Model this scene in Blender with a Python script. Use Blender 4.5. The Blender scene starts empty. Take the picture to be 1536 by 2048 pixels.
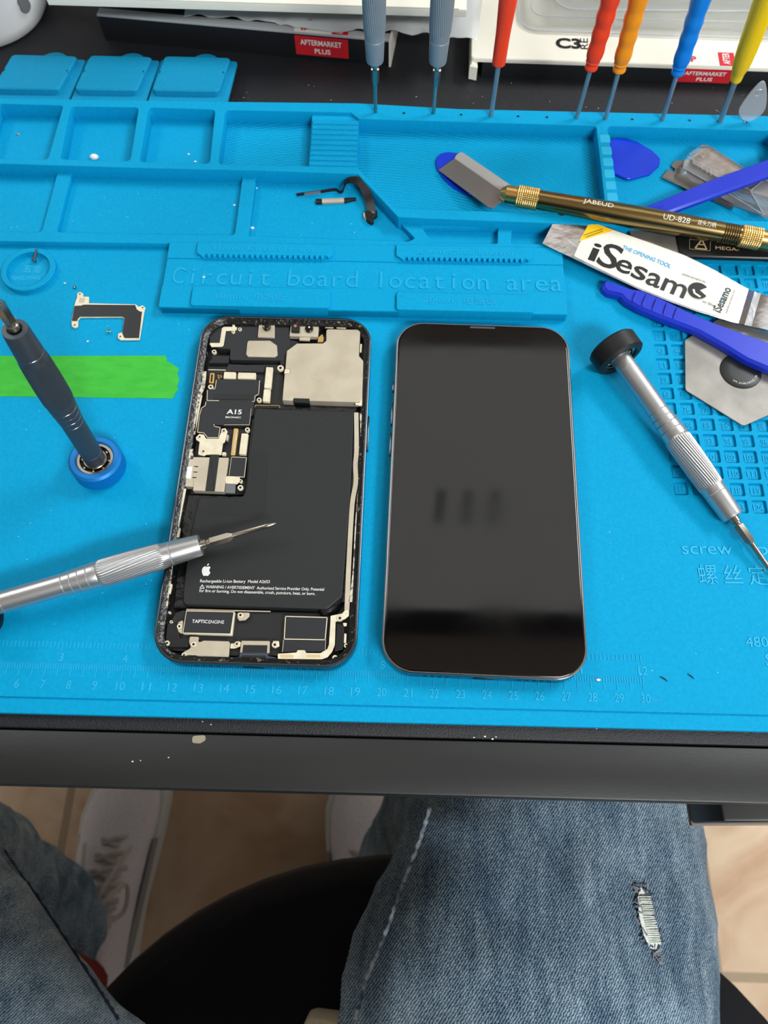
import bpy, bmesh, math, random
from mathutils import Vector, Matrix, Euler, noise
from mathutils.bvhtree import BVHTree
random.seed(7)
SC = bpy.context.scene
COL = SC.collection
PI = math.pi
MM = 0.001
V = Vector
# ------------------------------------------------------------------ camera (units of the maths: millimetres)
CAM = V((204.3553, -58.3866, 291.114)); CEUL = Euler((0.406, 0.0065, 0.0248), 'XYZ'); CR = CEUL.to_matrix(); FPX = 1508.9723

def ray(px, py):
    return CR @ V(((px - 768) / FPX, -(py - 1024) / FPX, -1))

def P(px, py, z=0.0):
    """point of the real horizontal plane at height z that was measured at this place of the photograph"""
    d = ray(px, py); return CAM + d * ((z - CAM.z) / d.z)

def PY(px, py, Y):
    d = ray(px, py); return CAM + d * ((Y - CAM.y) / d.y)

def K(x0, y0, s):
    return lambda pts, z=0.0: [P(x0 + a[0] * s, y0 + a[1] * s, a[2] if len(a) > 2 else z) for a in pts]

# ------------------------------------------------------------------ materials
def srgb(r, g, b):
    f = lambda c: (c / 255 / 12.92) if c / 255 <= 0.04045 else ((c / 255 + 0.055) / 1.055) ** 2.4
    return (f(r), f(g), f(b), 1)

def mat(name, col, rough=0.5, metal=0.0, col2=None, nscale=200, ndetail=4, bump=0.0, bscale=2000, spec=0.5,
        trans=0.0, ior=1.45, alpha=1.0, coat=0.0, sheen=0.0, contrast=(0.35, 0.65), stretch=None, rvar=0.0, emit=None):
    m = bpy.data.materials.new(name); m.use_nodes = True
    nt = m.node_tree; N = nt.nodes; L = nt.links
    b = N['Principled BSDF']
    b.inputs['Base Color'].default_value = col
    b.inputs['Roughness'].default_value = rough
    b.inputs['Metallic'].default_value = metal
    b.inputs['Specular IOR Level'].default_value = spec
    b.inputs['IOR'].default_value = ior
    b.inputs['Transmission Weight'].default_value = trans
    b.inputs['Alpha'].default_value = alpha
    b.inputs['Coat Weight'].default_value = coat
    b.inputs['Sheen Weight'].default_value = sheen
    if emit:
        b.inputs['Emission Color'].default_value = emit[0]; b.inputs['Emission Strength'].default_value = emit[1]
    tc = N.new('ShaderNodeTexCoord'); src = tc.outputs['Object']
    if stretch:
        mp = N.new('ShaderNodeMapping'); mp.inputs['Scale'].default_value = stretch
        L.new(src, mp.inputs['Vector']); src = mp.outputs['Vector']
    if col2 or rvar:
        n = N.new('ShaderNodeTexNoise'); n.inputs['Scale'].default_value = nscale; n.inputs['Detail'].default_value = ndetail
        L.new(src, n.inputs['Vector'])
        r = N.new('ShaderNodeValToRGB'); r.color_ramp.elements[0].position = contrast[0]; r.color_ramp.elements[1].position = contrast[1]
        L.new(n.outputs['Fac'], r.inputs['Fac'])
        if col2:
            mx = N.new('ShaderNodeMix'); mx.data_type = 'RGBA'
            mx.inputs[6].default_value = col; mx.inputs[7].default_value = col2
            L.new(r.outputs['Color'], mx.inputs[0]); L.new(mx.outputs[2], b.inputs['Base Color'])
        if rvar:
            mr = N.new('ShaderNodeMapRange'); mr.inputs[3].default_value = rough; mr.inputs[4].default_value = rough + rvar
            L.new(r.outputs['Color'], mr.inputs[0]); L.new(mr.outputs[0], b.inputs['Roughness'])
    if bump:
        n2 = N.new('ShaderNodeTexNoise'); n2.inputs['Scale'].default_value = bscale; n2.inputs['Detail'].default_value = 3
        L.new(src, n2.inputs['Vector'])
        bp = N.new('ShaderNodeBump'); bp.inputs['Strength'].default_value = bump; bp.inputs['Distance'].default_value = 0.0004
        L.new(n2.outputs['Fac'], bp.inputs['Height']); L.new(bp.outputs['Normal'], b.inputs['Normal'])
    return m

M = {}
M['silicone'] = mat('blue_silicone', srgb(0, 144, 192), 0.65, col2=srgb(0, 152, 200), nscale=900, ndetail=6, bump=0.12, bscale=2500, spec=0.14)
M['silicone_emboss'] = mat('blue_silicone_embossed', srgb(14, 158, 204), 0.5, spec=0.3)
M['silicone_text'] = mat('blue_silicone_raised', srgb(40, 170, 212), 0.5, spec=0.3)
M['lid'] = mat('blue_silicone_lid', srgb(8, 132, 176), 0.65, col2=srgb(20, 142, 186), nscale=1200, ndetail=6, bump=0.25, bscale=2500, spec=0.15)
M['desk'] = mat('black_textured_laminate', srgb(22, 23, 28), 0.55, col2=srgb(28, 29, 34), nscale=900, bump=0.8, bscale=1500)
M['rail'] = mat('charcoal_rail', srgb(26, 28, 28), 0.45, col2=srgb(34, 36, 35), nscale=14, ndetail=6, bump=0.1, bscale=600, stretch=(1, 6, 6))
M['railedge'] = mat('worn_edge', srgb(150, 140, 120), 0.35, col2=srgb(60, 58, 55), nscale=30, ndetail=8, contrast=(0.4, 0.6))
M['blackplastic'] = mat('black_plastic', srgb(20, 21, 23), 0.4)
M['blacksatin'] = mat('black_satin', srgb(28, 29, 31), 0.45, bump=0.1, bscale=3000)
M['blackrubber'] = mat('black_rubber', srgb(17, 18, 20), 0.5)
M['battery'] = mat('battery_wrap', srgb(30, 32, 33), 0.55, bump=0.15, bscale=4000)
M['batterypouch'] = mat('battery_pouch', srgb(14, 15, 17), 0.18, bump=0.9, bscale=260)
M['sticker'] = mat('black_board_sticker', srgb(34, 36, 39), 0.5)
M['recess'] = mat('dark_recess', srgb(8, 9, 10), 0.4)
M['cavity'] = mat('phone_inner_floor', srgb(14, 15, 16), 0.45, col2=srgb(26, 27, 28), nscale=160, bump=0.4, bscale=500)
M['gasket'] = mat('glued_gasket', srgb(20, 21, 22), 0.25, col2=srgb(120, 116, 105), nscale=520, ndetail=8, contrast=(0.6, 0.68), bump=0.8, bscale=700)
M['residue'] = mat('adhesive_residue', srgb(205, 198, 180), 0.35, col2=srgb(70, 66, 58), nscale=600, ndetail=6, contrast=(0.45, 0.6), bump=1.0, bscale=900)
M['steel'] = mat('graphite_steel', srgb(96, 104, 116), 0.2, 1.0)
M['edge'] = mat('polished_edge', srgb(190, 192, 195), 0.15, 1.0)
M['edgedark'] = mat('graphite_edge', srgb(96, 100, 106), 0.22, 1.0)
M['nickel'] = mat('warm_nickel', srgb(206, 196, 176), 0.5, 0.55, col2=srgb(192, 181, 160), nscale=90, ndetail=6, bump=0.05, bscale=1500)
M['cream'] = mat('cream_connector_cap', srgb(226, 217, 192), 0.5, 0.15, col2=srgb(214, 203, 176), nscale=300)
M['gold'] = mat('gold_contacts', srgb(216, 178, 110), 0.35, 0.8)
M['bluegrey'] = mat('blue_grey_flex', srgb(60, 72, 90), 0.45)
M['greyflex'] = mat('grey_flex', srgb(104, 104, 108), 0.4)
M['white'] = mat('white_print', srgb(225, 225, 222), 0.6)
M['glass'] = mat('black_screen_glass', srgb(5, 5, 6), 0.04, spec=0.62, rvar=0.05, nscale=30)
M['lens'] = mat('camera_lens', srgb(4, 4, 5), 0.05, coat=1.0)
M['redlens'] = mat('sensor_window', srgb(176, 110, 92), 0.2)
M['tape'] = mat('green_masking_tape', srgb(62, 180, 58), 0.8, col2=srgb(52, 168, 48), nscale=260, ndetail=8, bump=0.6, bscale=900, stretch=(0.4, 1, 1))
M['alu'] = mat('silver_anodised', srgb(196, 197, 199), 0.36, 0.9)
M['graphite'] = mat('dark_grey_anodised', srgb(82, 90, 98), 0.45, 0.7)
M['greyblue'] = mat('blue_grey_anodised', srgb(146, 152, 156), 0.5, 0.35)
M['chrome'] = mat('bit_steel', srgb(176, 168, 156), 0.25, 1.0)
M['shaft'] = mat('shaft_steel', srgb(150, 164, 168), 0.3, 0.7)
M['bluecap'] = mat('blue_anodised', srgb(0, 112, 186), 0.45, 0.2)
M['red'] = mat('red_orange_plastic', srgb(244, 66, 22), 0.35)
M['orange'] = mat('orange_plastic', srgb(252, 152, 12), 0.35)
M['bluehandle'] = mat('sky_blue_plastic', srgb(14, 130, 224), 0.35)
M['yellow'] = mat('yellow_plastic', srgb(246, 206, 14), 0.4)
M['picksblue'] = mat('royal_blue_plastic', srgb(10, 52, 196), 0.32)
M['spudger'] = mat('blue_nylon', srgb(28, 52, 190), 0.33)
M['clear'] = mat('clear_plastic', (0.92, 0.95, 0.97, 1), 0.12, trans=0.92, ior=1.3, bump=0.4, bscale=120)
M['frost'] = mat('frosted_plastic', (0.85, 0.9, 0.93, 1), 0.3, trans=0.75, ior=1.3)
M['bag'] = mat('crumpled_clear_bag', (0.8, 0.82, 0.82, 1), 0.16, trans=0.45, ior=1.2, bump=1.0, bscale=50)
M['blade'] = mat('blade_steel', srgb(150, 146, 143), 0.42, 0.85)
M['bladelight'] = mat('blade_spine_steel', srgb(200, 198, 196), 0.5, 0.6)
M['brass'] = mat('brass', srgb(222, 180, 110), 0.28, 1.0)
M['bronze'] = mat('bronze_lacquer', srgb(150, 130, 86), 0.22, 1.0)
M['razor'] = mat('razor_steel', srgb(128, 121, 116), 0.45, 0.8)
M['rust'] = mat('used_blades', srgb(140, 118, 104), 0.4, 0.7, col2=srgb(176, 160, 150), nscale=200)
M['spring'] = mat('spring_steel', srgb(200, 200, 202), 0.2, 1.0, bump=1.0, bscale=85)
M['labelwhite'] = mat('white_label', srgb(228, 226, 214), 0.4)
M['labelblack'] = mat('label_ink_black', srgb(26, 28, 30), 0.35)
M['labelblue'] = mat('label_ink_blue', srgb(40, 160, 214), 0.4)
M['labelyellow'] = mat('label_yellow', srgb(250, 196, 16), 0.4)
M['platemetal'] = mat('thin_steel_plate', srgb(150, 147, 141), 0.5, 0.7, col2=srgb(128, 125, 120), nscale=60, ndetail=6, bump=0.1, bscale=900)
M['goldink'] = mat('gold_ink', srgb(206, 180, 134), 0.4)
M['carton'] = mat('white_card', srgb(232, 228, 214), 0.6)
M['greyband'] = mat('grey_foil_band', srgb(186, 186, 186), 0.4, 0.3)
M['blackcard'] = mat('black_card', srgb(16, 17, 20), 0.5)
M['redsticker'] = mat('red_sticker', srgb(200, 32, 42), 0.5)
M['whitepl'] = mat('white_gloss_plastic', srgb(222, 222, 222), 0.3)
M['seat'] = mat('black_seat_fabric', srgb(14, 17, 26), 0.9, bump=0.5, bscale=1500, sheen=0.0)
M['metalgrey'] = mat('chair_metal', srgb(60, 62, 64), 0.35, 0.9)
M['sock'] = mat('red_sock', srgb(128, 32, 26), 0.9)
M['skin'] = mat('skin', srgb(170, 120, 95), 0.5)
M['shoe'] = mat('grey_shoe_mesh', srgb(236, 228, 230), 0.85, col2=srgb(220, 210, 212), nscale=500, bump=0.5, bscale=1400)
M['shoepanel'] = mat('grey_shoe_panel', srgb(150, 148, 146), 0.8)
M['sole'] = mat('pale_sole', srgb(212, 208, 200), 0.6)
M['lace'] = mat('pale_lace', srgb(198, 188, 180), 0.9)
M['thread'] = mat('pale_threads', srgb(232, 236, 228), 0.9, col2=srgb(196, 204, 200), nscale=700, stretch=(0.3, 1.5, 1))
M['seamdark'] = mat('denim_seam_dark', srgb(34, 46, 62), 0.9)
M['seam'] = mat('denim_seam', srgb(150, 156, 164), 0.9, col2=srgb(60, 76, 96), nscale=220, contrast=(0.4, 0.6))
M['wall'] = mat('wall_paint', srgb(142, 144, 146), 0.9)
M['ceil'] = mat('ceiling_tile', srgb(230, 230, 226), 0.9)
M['lamp'] = mat('lamp_panel', (1, 1, 1, 1), 0.5, emit=((1, 0.98, 0.95, 1), 4.0))
M['glowpanel'] = mat('added_glow_panel', (1, 1, 1, 1), 0.5, emit=((0.95, 1.0, 1.0, 1), 0.97))
M['battery2'] = mat('battery_patch', srgb(25, 27, 29), 0.55)
M['glowbar'] = mat('added_glow_strip', srgb(120, 120, 120), 0.6, emit=((0.98, 1.0, 0.98, 1), 0.5))
M['beige'] = mat('brown_grey_panel', srgb(120, 108, 98), 0.4)

def mat_ripple():
    m = M['silicone'].copy(); m.name = 'blue_silicone_rippled'; nt = m.node_tree; N = nt.nodes; L = nt.links
    tc = [n for n in N if n.type == 'TEX_COORD'][0]
    w = N.new('ShaderNodeTexWave'); w.wave_type = 'RINGS'; w.rings_direction = 'Z'; w.inputs['Scale'].default_value = 170
    w.inputs['Distortion'].default_value = 2.0; w.inputs['Detail'].default_value = 1
    mp = N.new('ShaderNodeMapping'); mp.inputs['Location'].default_value = (-0.02, 0.05, 0)
    L.new(tc.outputs['Object'], mp.inputs['Vector']); L.new(mp.outputs['Vector'], w.inputs['Vector'])
    bp = N.new('ShaderNodeBump'); bp.inputs['Strength'].default_value = 0.6; bp.inputs['Distance'].default_value = 0.0004
    L.new(w.outputs['Fac'], bp.inputs['Height']); L.new(bp.outputs['Normal'], N['Principled BSDF'].inputs['Normal'])
    return m
M['ripple'] = mat_ripple()

def mat_denim():
    m = bpy.data.materials.new('denim'); m.use_nodes = True; nt = m.node_tree; N = nt.nodes; L = nt.links
    b = N['Principled BSDF']; b.inputs['Roughness'].default_value = 0.85; b.inputs['Specular IOR Level'].default_value = 0.2
    tc = N.new('ShaderNodeTexCoord')
    # weave: fine slanted wave broken up by noise
    mp = N.new('ShaderNodeMapping'); mp.inputs['Rotation'].default_value = (0, 0, 0.6); L.new(tc.outputs['Object'], mp.inputs['Vector'])
    w = N.new('ShaderNodeTexWave'); w.inputs['Scale'].default_value = 260; w.inputs['Distortion'].default_value = 5; w.inputs['Detail'].default_value = 3
    w.inputs['Detail Scale'].default_value = 4; L.new(mp.outputs['Vector'], w.inputs['Vector'])
    # streaks along the leg
    ms = N.new('ShaderNodeMapping'); ms.inputs['Scale'].default_value = (7, 1.6, 3); L.new(tc.outputs['Object'], ms.inputs['Vector'])
    ns = N.new('ShaderNodeTexNoise'); ns.inputs['Scale'].default_value = 18; ns.inputs['Detail'].default_value = 8; L.new(ms.outputs['Vector'], ns.inputs['Vector'])
    nb = N.new('ShaderNodeTexNoise'); nb.inputs['Scale'].default_value = 9; nb.inputs['Detail'].default_value = 4; L.new(tc.outputs['Object'], nb.inputs['Vector'])
    def mth(op, a, bb):
        n = N.new('ShaderNodeMath'); n.operation = op
        for i, x in enumerate((a, bb)):
            if hasattr(x, 'links') or hasattr(x, 'is_linked'): L.new(x, n.inputs[i])
            else: n.inputs[i].default_value = x
        return n.outputs[0]
    s = mth('ADD', mth('MULTIPLY', w.outputs['Fac'], 0.42), mth('ADD', mth('MULTIPLY', ns.outputs['Fac'], 0.5), mth('MULTIPLY', nb.outputs['Fac'], 0.45)))
    r = N.new('ShaderNodeValToRGB'); r.color_ramp.elements[0].position = 0.42; r.color_ramp.elements[1].position = 0.98
    r.color_ramp.elements[0].color = srgb(36, 56, 78); r.color_ramp.elements[1].color = srgb(176, 192, 202)
    e = r.color_ramp.elements.new(0.68); e.color = srgb(92, 118, 138)
    sx = N.new('ShaderNodeSeparateXYZ'); L.new(tc.outputs['Object'], sx.inputs[0])
    L.new(s, r.inputs['Fac']); L.new(r.outputs['Color'], b.inputs['Base Color'])
    bp = N.new('ShaderNodeBump'); bp.inputs['Strength'].default_value = 0.5; bp.inputs['Distance'].default_value = 0.0012
    L.new(s, bp.inputs['Height']); L.new(bp.outputs['Normal'], b.inputs['Normal'])
    return m
M['denim'] = mat_denim()

def mat_floor():
    m = bpy.data.materials.new('tan_floor_tile'); m.use_nodes = True; nt = m.node_tree; N = nt.nodes; L = nt.links
    b = N['Principled BSDF']; b.inputs['Roughness'].default_value = 0.45
    tc = N.new('ShaderNodeTexCoord')
    mp = N.new('ShaderNodeMapping'); mp.inputs['Location'].default_value = (-0.394, 0.2, 0); L.new(tc.outputs['Object'], mp.inputs['Vector'])
    br = N.new('ShaderNodeTexBrick'); br.offset = 0; br.inputs['Scale'].default_value = 1
    br.inputs['Brick Width'].default_value = 0.40; br.inputs['Row Height'].default_value = 0.40; br.inputs['Mortar Size'].default_value = 0.006
    br.inputs['Mortar Smooth'].default_value = 0.3
    L.new(mp.outputs['Vector'], br.inputs['Vector'])
    n = N.new('ShaderNodeTexNoise'); n.inputs['Scale'].default_value = 9; n.inputs['Detail'].default_value = 8; n.inputs['Distortion'].default_value = 1.2
    L.new(tc.outputs['Object'], n.inputs['Vector'])
    r = N.new('ShaderNodeValToRGB'); r.color_ramp.elements[0].position = 0.32; r.color_ramp.elements[1].position = 0.68
    r.color_ramp.elements[0].color = srgb(176, 138, 106); r.color_ramp.elements[1].color = srgb(206, 180, 150)
    L.new(n.outputs['Fac'], r.inputs['Fac'])
    L.new(r.outputs['Color'], br.inputs['Color1']); L.new(r.outputs['Color'], br.inputs['Color2']); br.inputs['Mortar'].default_value = srgb(150, 128, 100)
    L.new(br.outputs['Color'], b.inputs['Base Color'])
    bp = N.new('ShaderNodeBump'); bp.inputs['Strength'].default_value = 0.4; bp.inputs['Distance'].default_value = 0.002
    L.new(n.outputs['Fac'], bp.inputs['Height']); L.new(bp.outputs['Normal'], b.inputs['Normal'])
    return m
M['floor'] = mat_floor()

# ------------------------------------------------------------------ object helpers
ORG = {}
def tag(o, label=None, cat=None, group=None, kind=None):
    if label: o['label'] = label
    if cat: o['category'] = cat
    if group: o['group'] = group
    if kind: o['kind'] = kind
    return o

def thing(name, label, cat, loc=(0, 0, 0), group=None):
    o = bpy.data.objects.new(name, None); COL.objects.link(o)
    o.empty_display_size = 0.01
    o.location = V(loc) * MM; ORG[o.name] = V(loc)
    return tag(o, label, cat, group)

def build(name, bm, m, parent=None, loc=None, smooth=True, local=False, angle=35, label=None):
    """bm holds millimetres: world ones, or the parent's own frame when local"""
    if parent is not None: org = ORG.get(parent.name, V((0, 0, 0)))
    else: org = V(loc) if loc is not None else V((0, 0, 0))
    if local: org = V((0, 0, 0))
    if parent is None and loc is None and not local:
        xs = [v.co for v in bm.verts]
        org = V(((min(c.x for c in xs) + max(c.x for c in xs)) / 2, (min(c.y for c in xs) + max(c.y for c in xs)) / 2, min(c.z for c in xs)))
    for v in bm.verts: v.co = (v.co - org) * MM
    bmesh.ops.recalc_face_normals(bm, faces=bm.faces)
    me = bpy.data.meshes.new(name); bm.to_mesh(me); bm.free()
    if smooth:
        me.polygons.foreach_set('use_smooth', [True] * len(me.polygons))
        me.set_sharp_from_angle(angle=math.radians(angle))
        big = [p for p in me.polygons if len(p.vertices) > 4]
        if big and angle < 60:      # flat ends keep their own flat shading
            keys = {k for p in big for k in p.edge_keys}
            for e in me.edges:
                if e.key in keys: e.use_edge_sharp = True
    if m is not None: me.materials.append(M[m] if isinstance(m, str) else m)
    o = bpy.data.objects.new(name, me); COL.objects.link(o)
    if parent is not None:
        o.parent = parent; ORG[o.name] = org
    else:
        o.location = org * MM; ORG[o.name] = org
    if label: o['label'] = label
    return o

def B(): return bmesh.new()

def area(p):
    return sum(p[i][0] * p[(i + 1) % len(p)][1] - p[(i + 1) % len(p)][0] * p[i][1] for i in range(len(p))) / 2

def ccw(p): return list(p) if area(p) > 0 else list(reversed(p))

def rnd(pts, r, n=4):
    out = []; k = len(pts)
    for i in range(k):
        p = V(pts[i][:2]); a = V(pts[i - 1][:2]); c = V(pts[(i + 1) % k][:2])
        ri = r[i] if isinstance(r, (list, tuple)) else r
        da = (a - p); dc = (c - p); la, lc = da.length, dc.length
        if la < 1e-6 or lc < 1e-6 or ri <= 0: out.append(p); continue
        da /= la; dc /= lc
        ang = da.angle(dc, PI)
        if ang > PI - 0.15: out.append(p); continue
        t = min(ri / math.tan(ang / 2), la * 0.48, lc * 0.48)
        p0 = p + da * t; p1 = p + dc * t
        for j in range(n + 1):
            u = j / n; out.append(p0 * (1 - u) ** 2 + p * 2 * u * (1 - u) + p1 * u * u)
    return out

def rect(cx, cy, w, h, r=0.0, n=4, ang=0.0):
    p = [(-w / 2, -h / 2), (w / 2, -h / 2), (w / 2, h / 2), (-w / 2, h / 2)]
    ca, sa = math.cos(ang), math.sin(ang)
    p = [(cx + x * ca - y * sa, cy + x * sa + y * ca) for x, y in p]
    return rnd(p, r, n) if r else [V(q) for q in p]

def rrect(w, h, r, n=8):
    """rounded rectangle with true arcs, centred"""
    o = []
    for sx, sy, a0 in ((1, 1, 0), (-1, 1, 90), (-1, -1, 180), (1, -1, 270)):
        for j in range(n + 1):
            a = math.radians(a0 + 90 * j / n)
            o.append(V((sx * (w / 2 - r) + r * math.cos(a), sy * (h / 2 - r) + r * math.sin(a))))
    return o

def inset(p, d):
    k = len(p); o = []
    for i in range(k):
        a, b, c = V(p[i - 1][:2]), V(p[i][:2]), V(p[(i + 1) % k][:2])
        e1 = (b - a); e2 = (c - b)
        if e1.length < 1e-9: e1 = e2
        if e2.length < 1e-9: e2 = e1
        e1 = e1.normalized() if e1.length > 0 else V((1, 0)); e2 = e2.normalized() if e2.length > 0 else V((1, 0))
        n1 = V((-e1.y, e1.x)); n2 = V((-e2.y, e2.x)); n = n1 + n2
        n = n.normalized() if n.length > 1e-6 else n1
        c_ = max(0.35, n.dot(n1)); o.append(b + n * (d / c_))
    return o

def clean(p):
    o = []
    for q in p:
        if not o or (V(q[:2]) - V(o[-1][:2])).length > 1e-4: o.append(q)
    if len(o) > 2 and (V(o[0][:2]) - V(o[-1][:2])).length < 1e-4: o.pop()
    return o

def prism(bm, pts, z0, z1, bev=0.0):
    p = ccw(clean([V(q[:2]) for q in pts]))
    rings = [[(q.x, q.y, z0) for q in p]]
    if bev > 0:
        rings.append([(q.x, q.y, z1 - bev) for q in p]); i1 = inset(p, bev * 0.4); i2 = inset(p, bev)
        rings.append([(q.x, q.y, z1 - bev * 0.3) for q in i1]); rings.append([(q.x, q.y, z1) for q in i2])
    else: rings.append([(q.x, q.y, z1) for q in p])
    skin(bm, rings); return bm

def skin(bm, rings, cap=True, closed=True):
    vs = [[bm.verts.new(c) for c in r] for r in rings]; k = len(vs[0])
    for a, b in zip(vs, vs[1:]):
        for i in range(k if closed else k - 1):
            j = (i + 1) % k
            try: bm.faces.new((a[i], a[j], b[j], b[i]))
            except ValueError: pass
    if cap and closed:
        bm.faces.new(list(reversed(vs[0]))); bm.faces.new(vs[-1])
    return vs

def slab(bm, pts, t, bev=0.0):
    """plate with its own height at every corner (top surface), thickness t below"""
    p = [V(q) for q in pts]
    if area(p) < 0: p.reverse()
    rings = [[(q.x, q.y, q.z - t) for q in p]]
    if bev:
        rings.append([(q.x, q.y, q.z - bev) for q in p]); i2 = inset(p, bev)
        rings.append([(a.x, a.y, q.z) for a, q in zip(i2, p)])
    else: rings.append([tuple(q) for q in p])
    skin(bm, rings); return bm

def box(bm, c, s, rot=None, bev=0.0):
    r = bmesh.ops.create_cube(bm, size=1)['verts']
    if bev:
        es = list({e for v in r for e in v.link_edges})
        for v in r: v.co = V((v.co.x * s[0], v.co.y * s[1], v.co.z * s[2]))
        g = bmesh.ops.bevel(bm, geom=es, offset=bev, segments=2, affect='EDGES', profile=0.5)
        r = list({v for f in g['faces'] for v in f.verts} | {v for v in r if v.is_valid})
    else:
        for v in r: v.co = V((v.co.x * s[0], v.co.y * s[1], v.co.z * s[2]))
    R = rot.to_matrix() if rot else Matrix.Identity(3)
    for v in r: v.co = R @ v.co + V(c)
    return bm

def frame_of(d):
    d = V(d).normalized(); up = V((0, 0, 1)) if abs(d.z) < 0.95 else V((0, 1, 0))
    x = up.cross(d).normalized(); y = d.cross(x); return x, y, d

def lathe(bm, prof, a=(0, 0, 0), d=(0, 0, 1), n=32, fn=None, cap=True):
    """prof: (s, r) along axis a + s*d; fn(s, theta, r) may change the radius"""
    x, y, d = frame_of(d); a = V(a); rings = []
    for s, r in prof:
        ring = []
        for i in range(n):
            th = 2 * PI * i / n; rr = fn(s, th, r) if fn else r
            ring.append(a + d * s + x * (rr * math.cos(th)) + y * (rr * math.sin(th)))
        rings.append(ring)
    skin(bm, rings, cap); return bm

def ring(bm, ri, ro, z0, z1, a=(0, 0, 0), d=(0, 0, 1), n=40, bev=0.3):
    x, y, d = frame_of(d); a = V(a)
    prof = [(z0, ri), (z0, ro - bev), (z0 + bev, ro), (z1 - bev, ro), (z1, ro - bev), (z1, ri + bev * .5), (z1 - bev * .5, ri)]
    vs = [[bm.verts.new(a + d * s + x * r * math.cos(2 * PI * i / n) + y * r * math.sin(2 * PI * i / n)) for i in range(n)] for s, r in prof]
    for k in range(len(vs)):
        A, C = vs[k], vs[(k + 1) % len(vs)]
        for i in range(n):
            j = (i + 1) % n; bm.faces.new((A[i], A[j], C[j], C[i]))
    return bm

def tube(bm, pts, r, n=8, flat=1.0):
    pts = [V(p) for p in pts]; rings = []
    for i, p in enumerate(pts):
        d = (pts[min(i + 1, len(pts) - 1)] - pts[max(i - 1, 0)])
        x, y, d = frame_of(d); rr = r[i] if isinstance(r, (list, tuple)) else r
        rings.append([p + x * rr * math.cos(2 * PI * k / n) + y * rr * flat * math.sin(2 * PI * k / n) for k in range(n)])
    skin(bm, rings); return bm

def smoothpath(pts, n=6):
    pts = [V(p) for p in pts]; o = []
    for i in range(len(pts) - 1):
        p0 = pts[max(i - 1, 0)]; p1 = pts[i]; p2 = pts[i + 1]; p3 = pts[min(i + 2, len(pts) - 1)]
        for j in range(n):
            t = j / n
            o.append(0.5 * ((2 * p1) + (p2 - p0) * t + (2 * p0 - 5 * p1 + 4 * p2 - p3) * t * t + (3 * p1 - p0 - 3 * p2 + p3) * t ** 3))
    o.append(pts[-1]); return o

def ribbon(bm, pts, w, t, side=None):
    """flat strip; side: direction of its width at every point (vector or list)"""
    pts = [V(p) for p in pts]; rings = []
    for i, p in enumerate(pts):
        d = (pts[min(i + 1, len(pts) - 1)] - pts[max(i - 1, 0)]).normalized()
        s = side[i] if isinstance(side, list) else (side if side is not None else d.cross(V((0, 0, 1))))
        s = (V(s) - d * d.dot(V(s))).normalized(); n = s.cross(d)
        ww = w[i] if isinstance(w, (list, tuple)) else w
        rings.append([p + s * ww / 2 + n * t / 2, p - s * ww / 2 + n * t / 2, p - s * ww / 2 - n * t / 2, p + s * ww / 2 - n * t / 2])
    skin(bm, rings); return bm

def curve_mesh(loops, ext, bev, res=1):
    cu = bpy.data.curves.new('tmp', 'CURVE'); cu.dimensions = '2D'; cu.fill_mode = 'BOTH'
    cu.extrude = ext; cu.bevel_depth = bev; cu.bevel_resolution = res
    for i, lp in enumerate(loops):
        p = ccw(clean([V(q[:2]) for q in lp]))
        if i: p.reverse()
        sp = cu.splines.new('POLY'); sp.points.add(len(p) - 1); sp.use_cyclic_u = True
        for j, q in enumerate(p): sp.points[j].co = (q.x, q.y, 0, 1)
    ob = bpy.data.objects.new('tmp', cu); COL.objects.link(ob)
    dg = bpy.context.evaluated_depsgraph_get(); dg.update()
    me = bpy.data.meshes.new_from_object(ob.evaluated_get(dg))
    bpy.data.objects.remove(ob); bpy.data.curves.remove(cu); return me

def plate(bm, loops, z0, z1, bev=0.3):
    """extruded outline with holes and eased edges"""
    lo = [ccw(clean([V(q[:2]) for q in loops[0]]))]
    lo[0] = inset(lo[0], bev)
    for h in loops[1:]: lo.append(inset(ccw(clean([V(q[:2]) for q in h])), -bev))
    me = curve_mesh(lo, (z1 - z0) / 2 - bev, bev)
    zc = (z0 + z1) / 2
    for v in me.vertices: v.co.z += zc
    bm.from_mesh(me); bpy.data.meshes.remove(me); return bm

TXT = {}
def text_geo(s, bold=0.0):
    k = (s, bold)
    if k in TXT: return TXT[k]
    cu = bpy.data.curves.new('t', 'FONT'); cu.body = s; cu.size = 1; cu.resolution_u = 3; cu.offset = bold
    ob = bpy.data.objects.new('t', cu); COL.objects.link(ob)
    dg = bpy.context.evaluated_depsgraph_get(); dg.update()
    me = bpy.data.meshes.new_from_object(ob.evaluated_get(dg))
    vs = [v.co.copy() for v in me.vertices]; fs = [tuple(p.vertices) for p in me.polygons]
    bpy.data.objects.remove(ob); bpy.data.curves.remove(cu); bpy.data.meshes.remove(me)
    TXT[k] = (vs, fs); return TXT[k]

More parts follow.
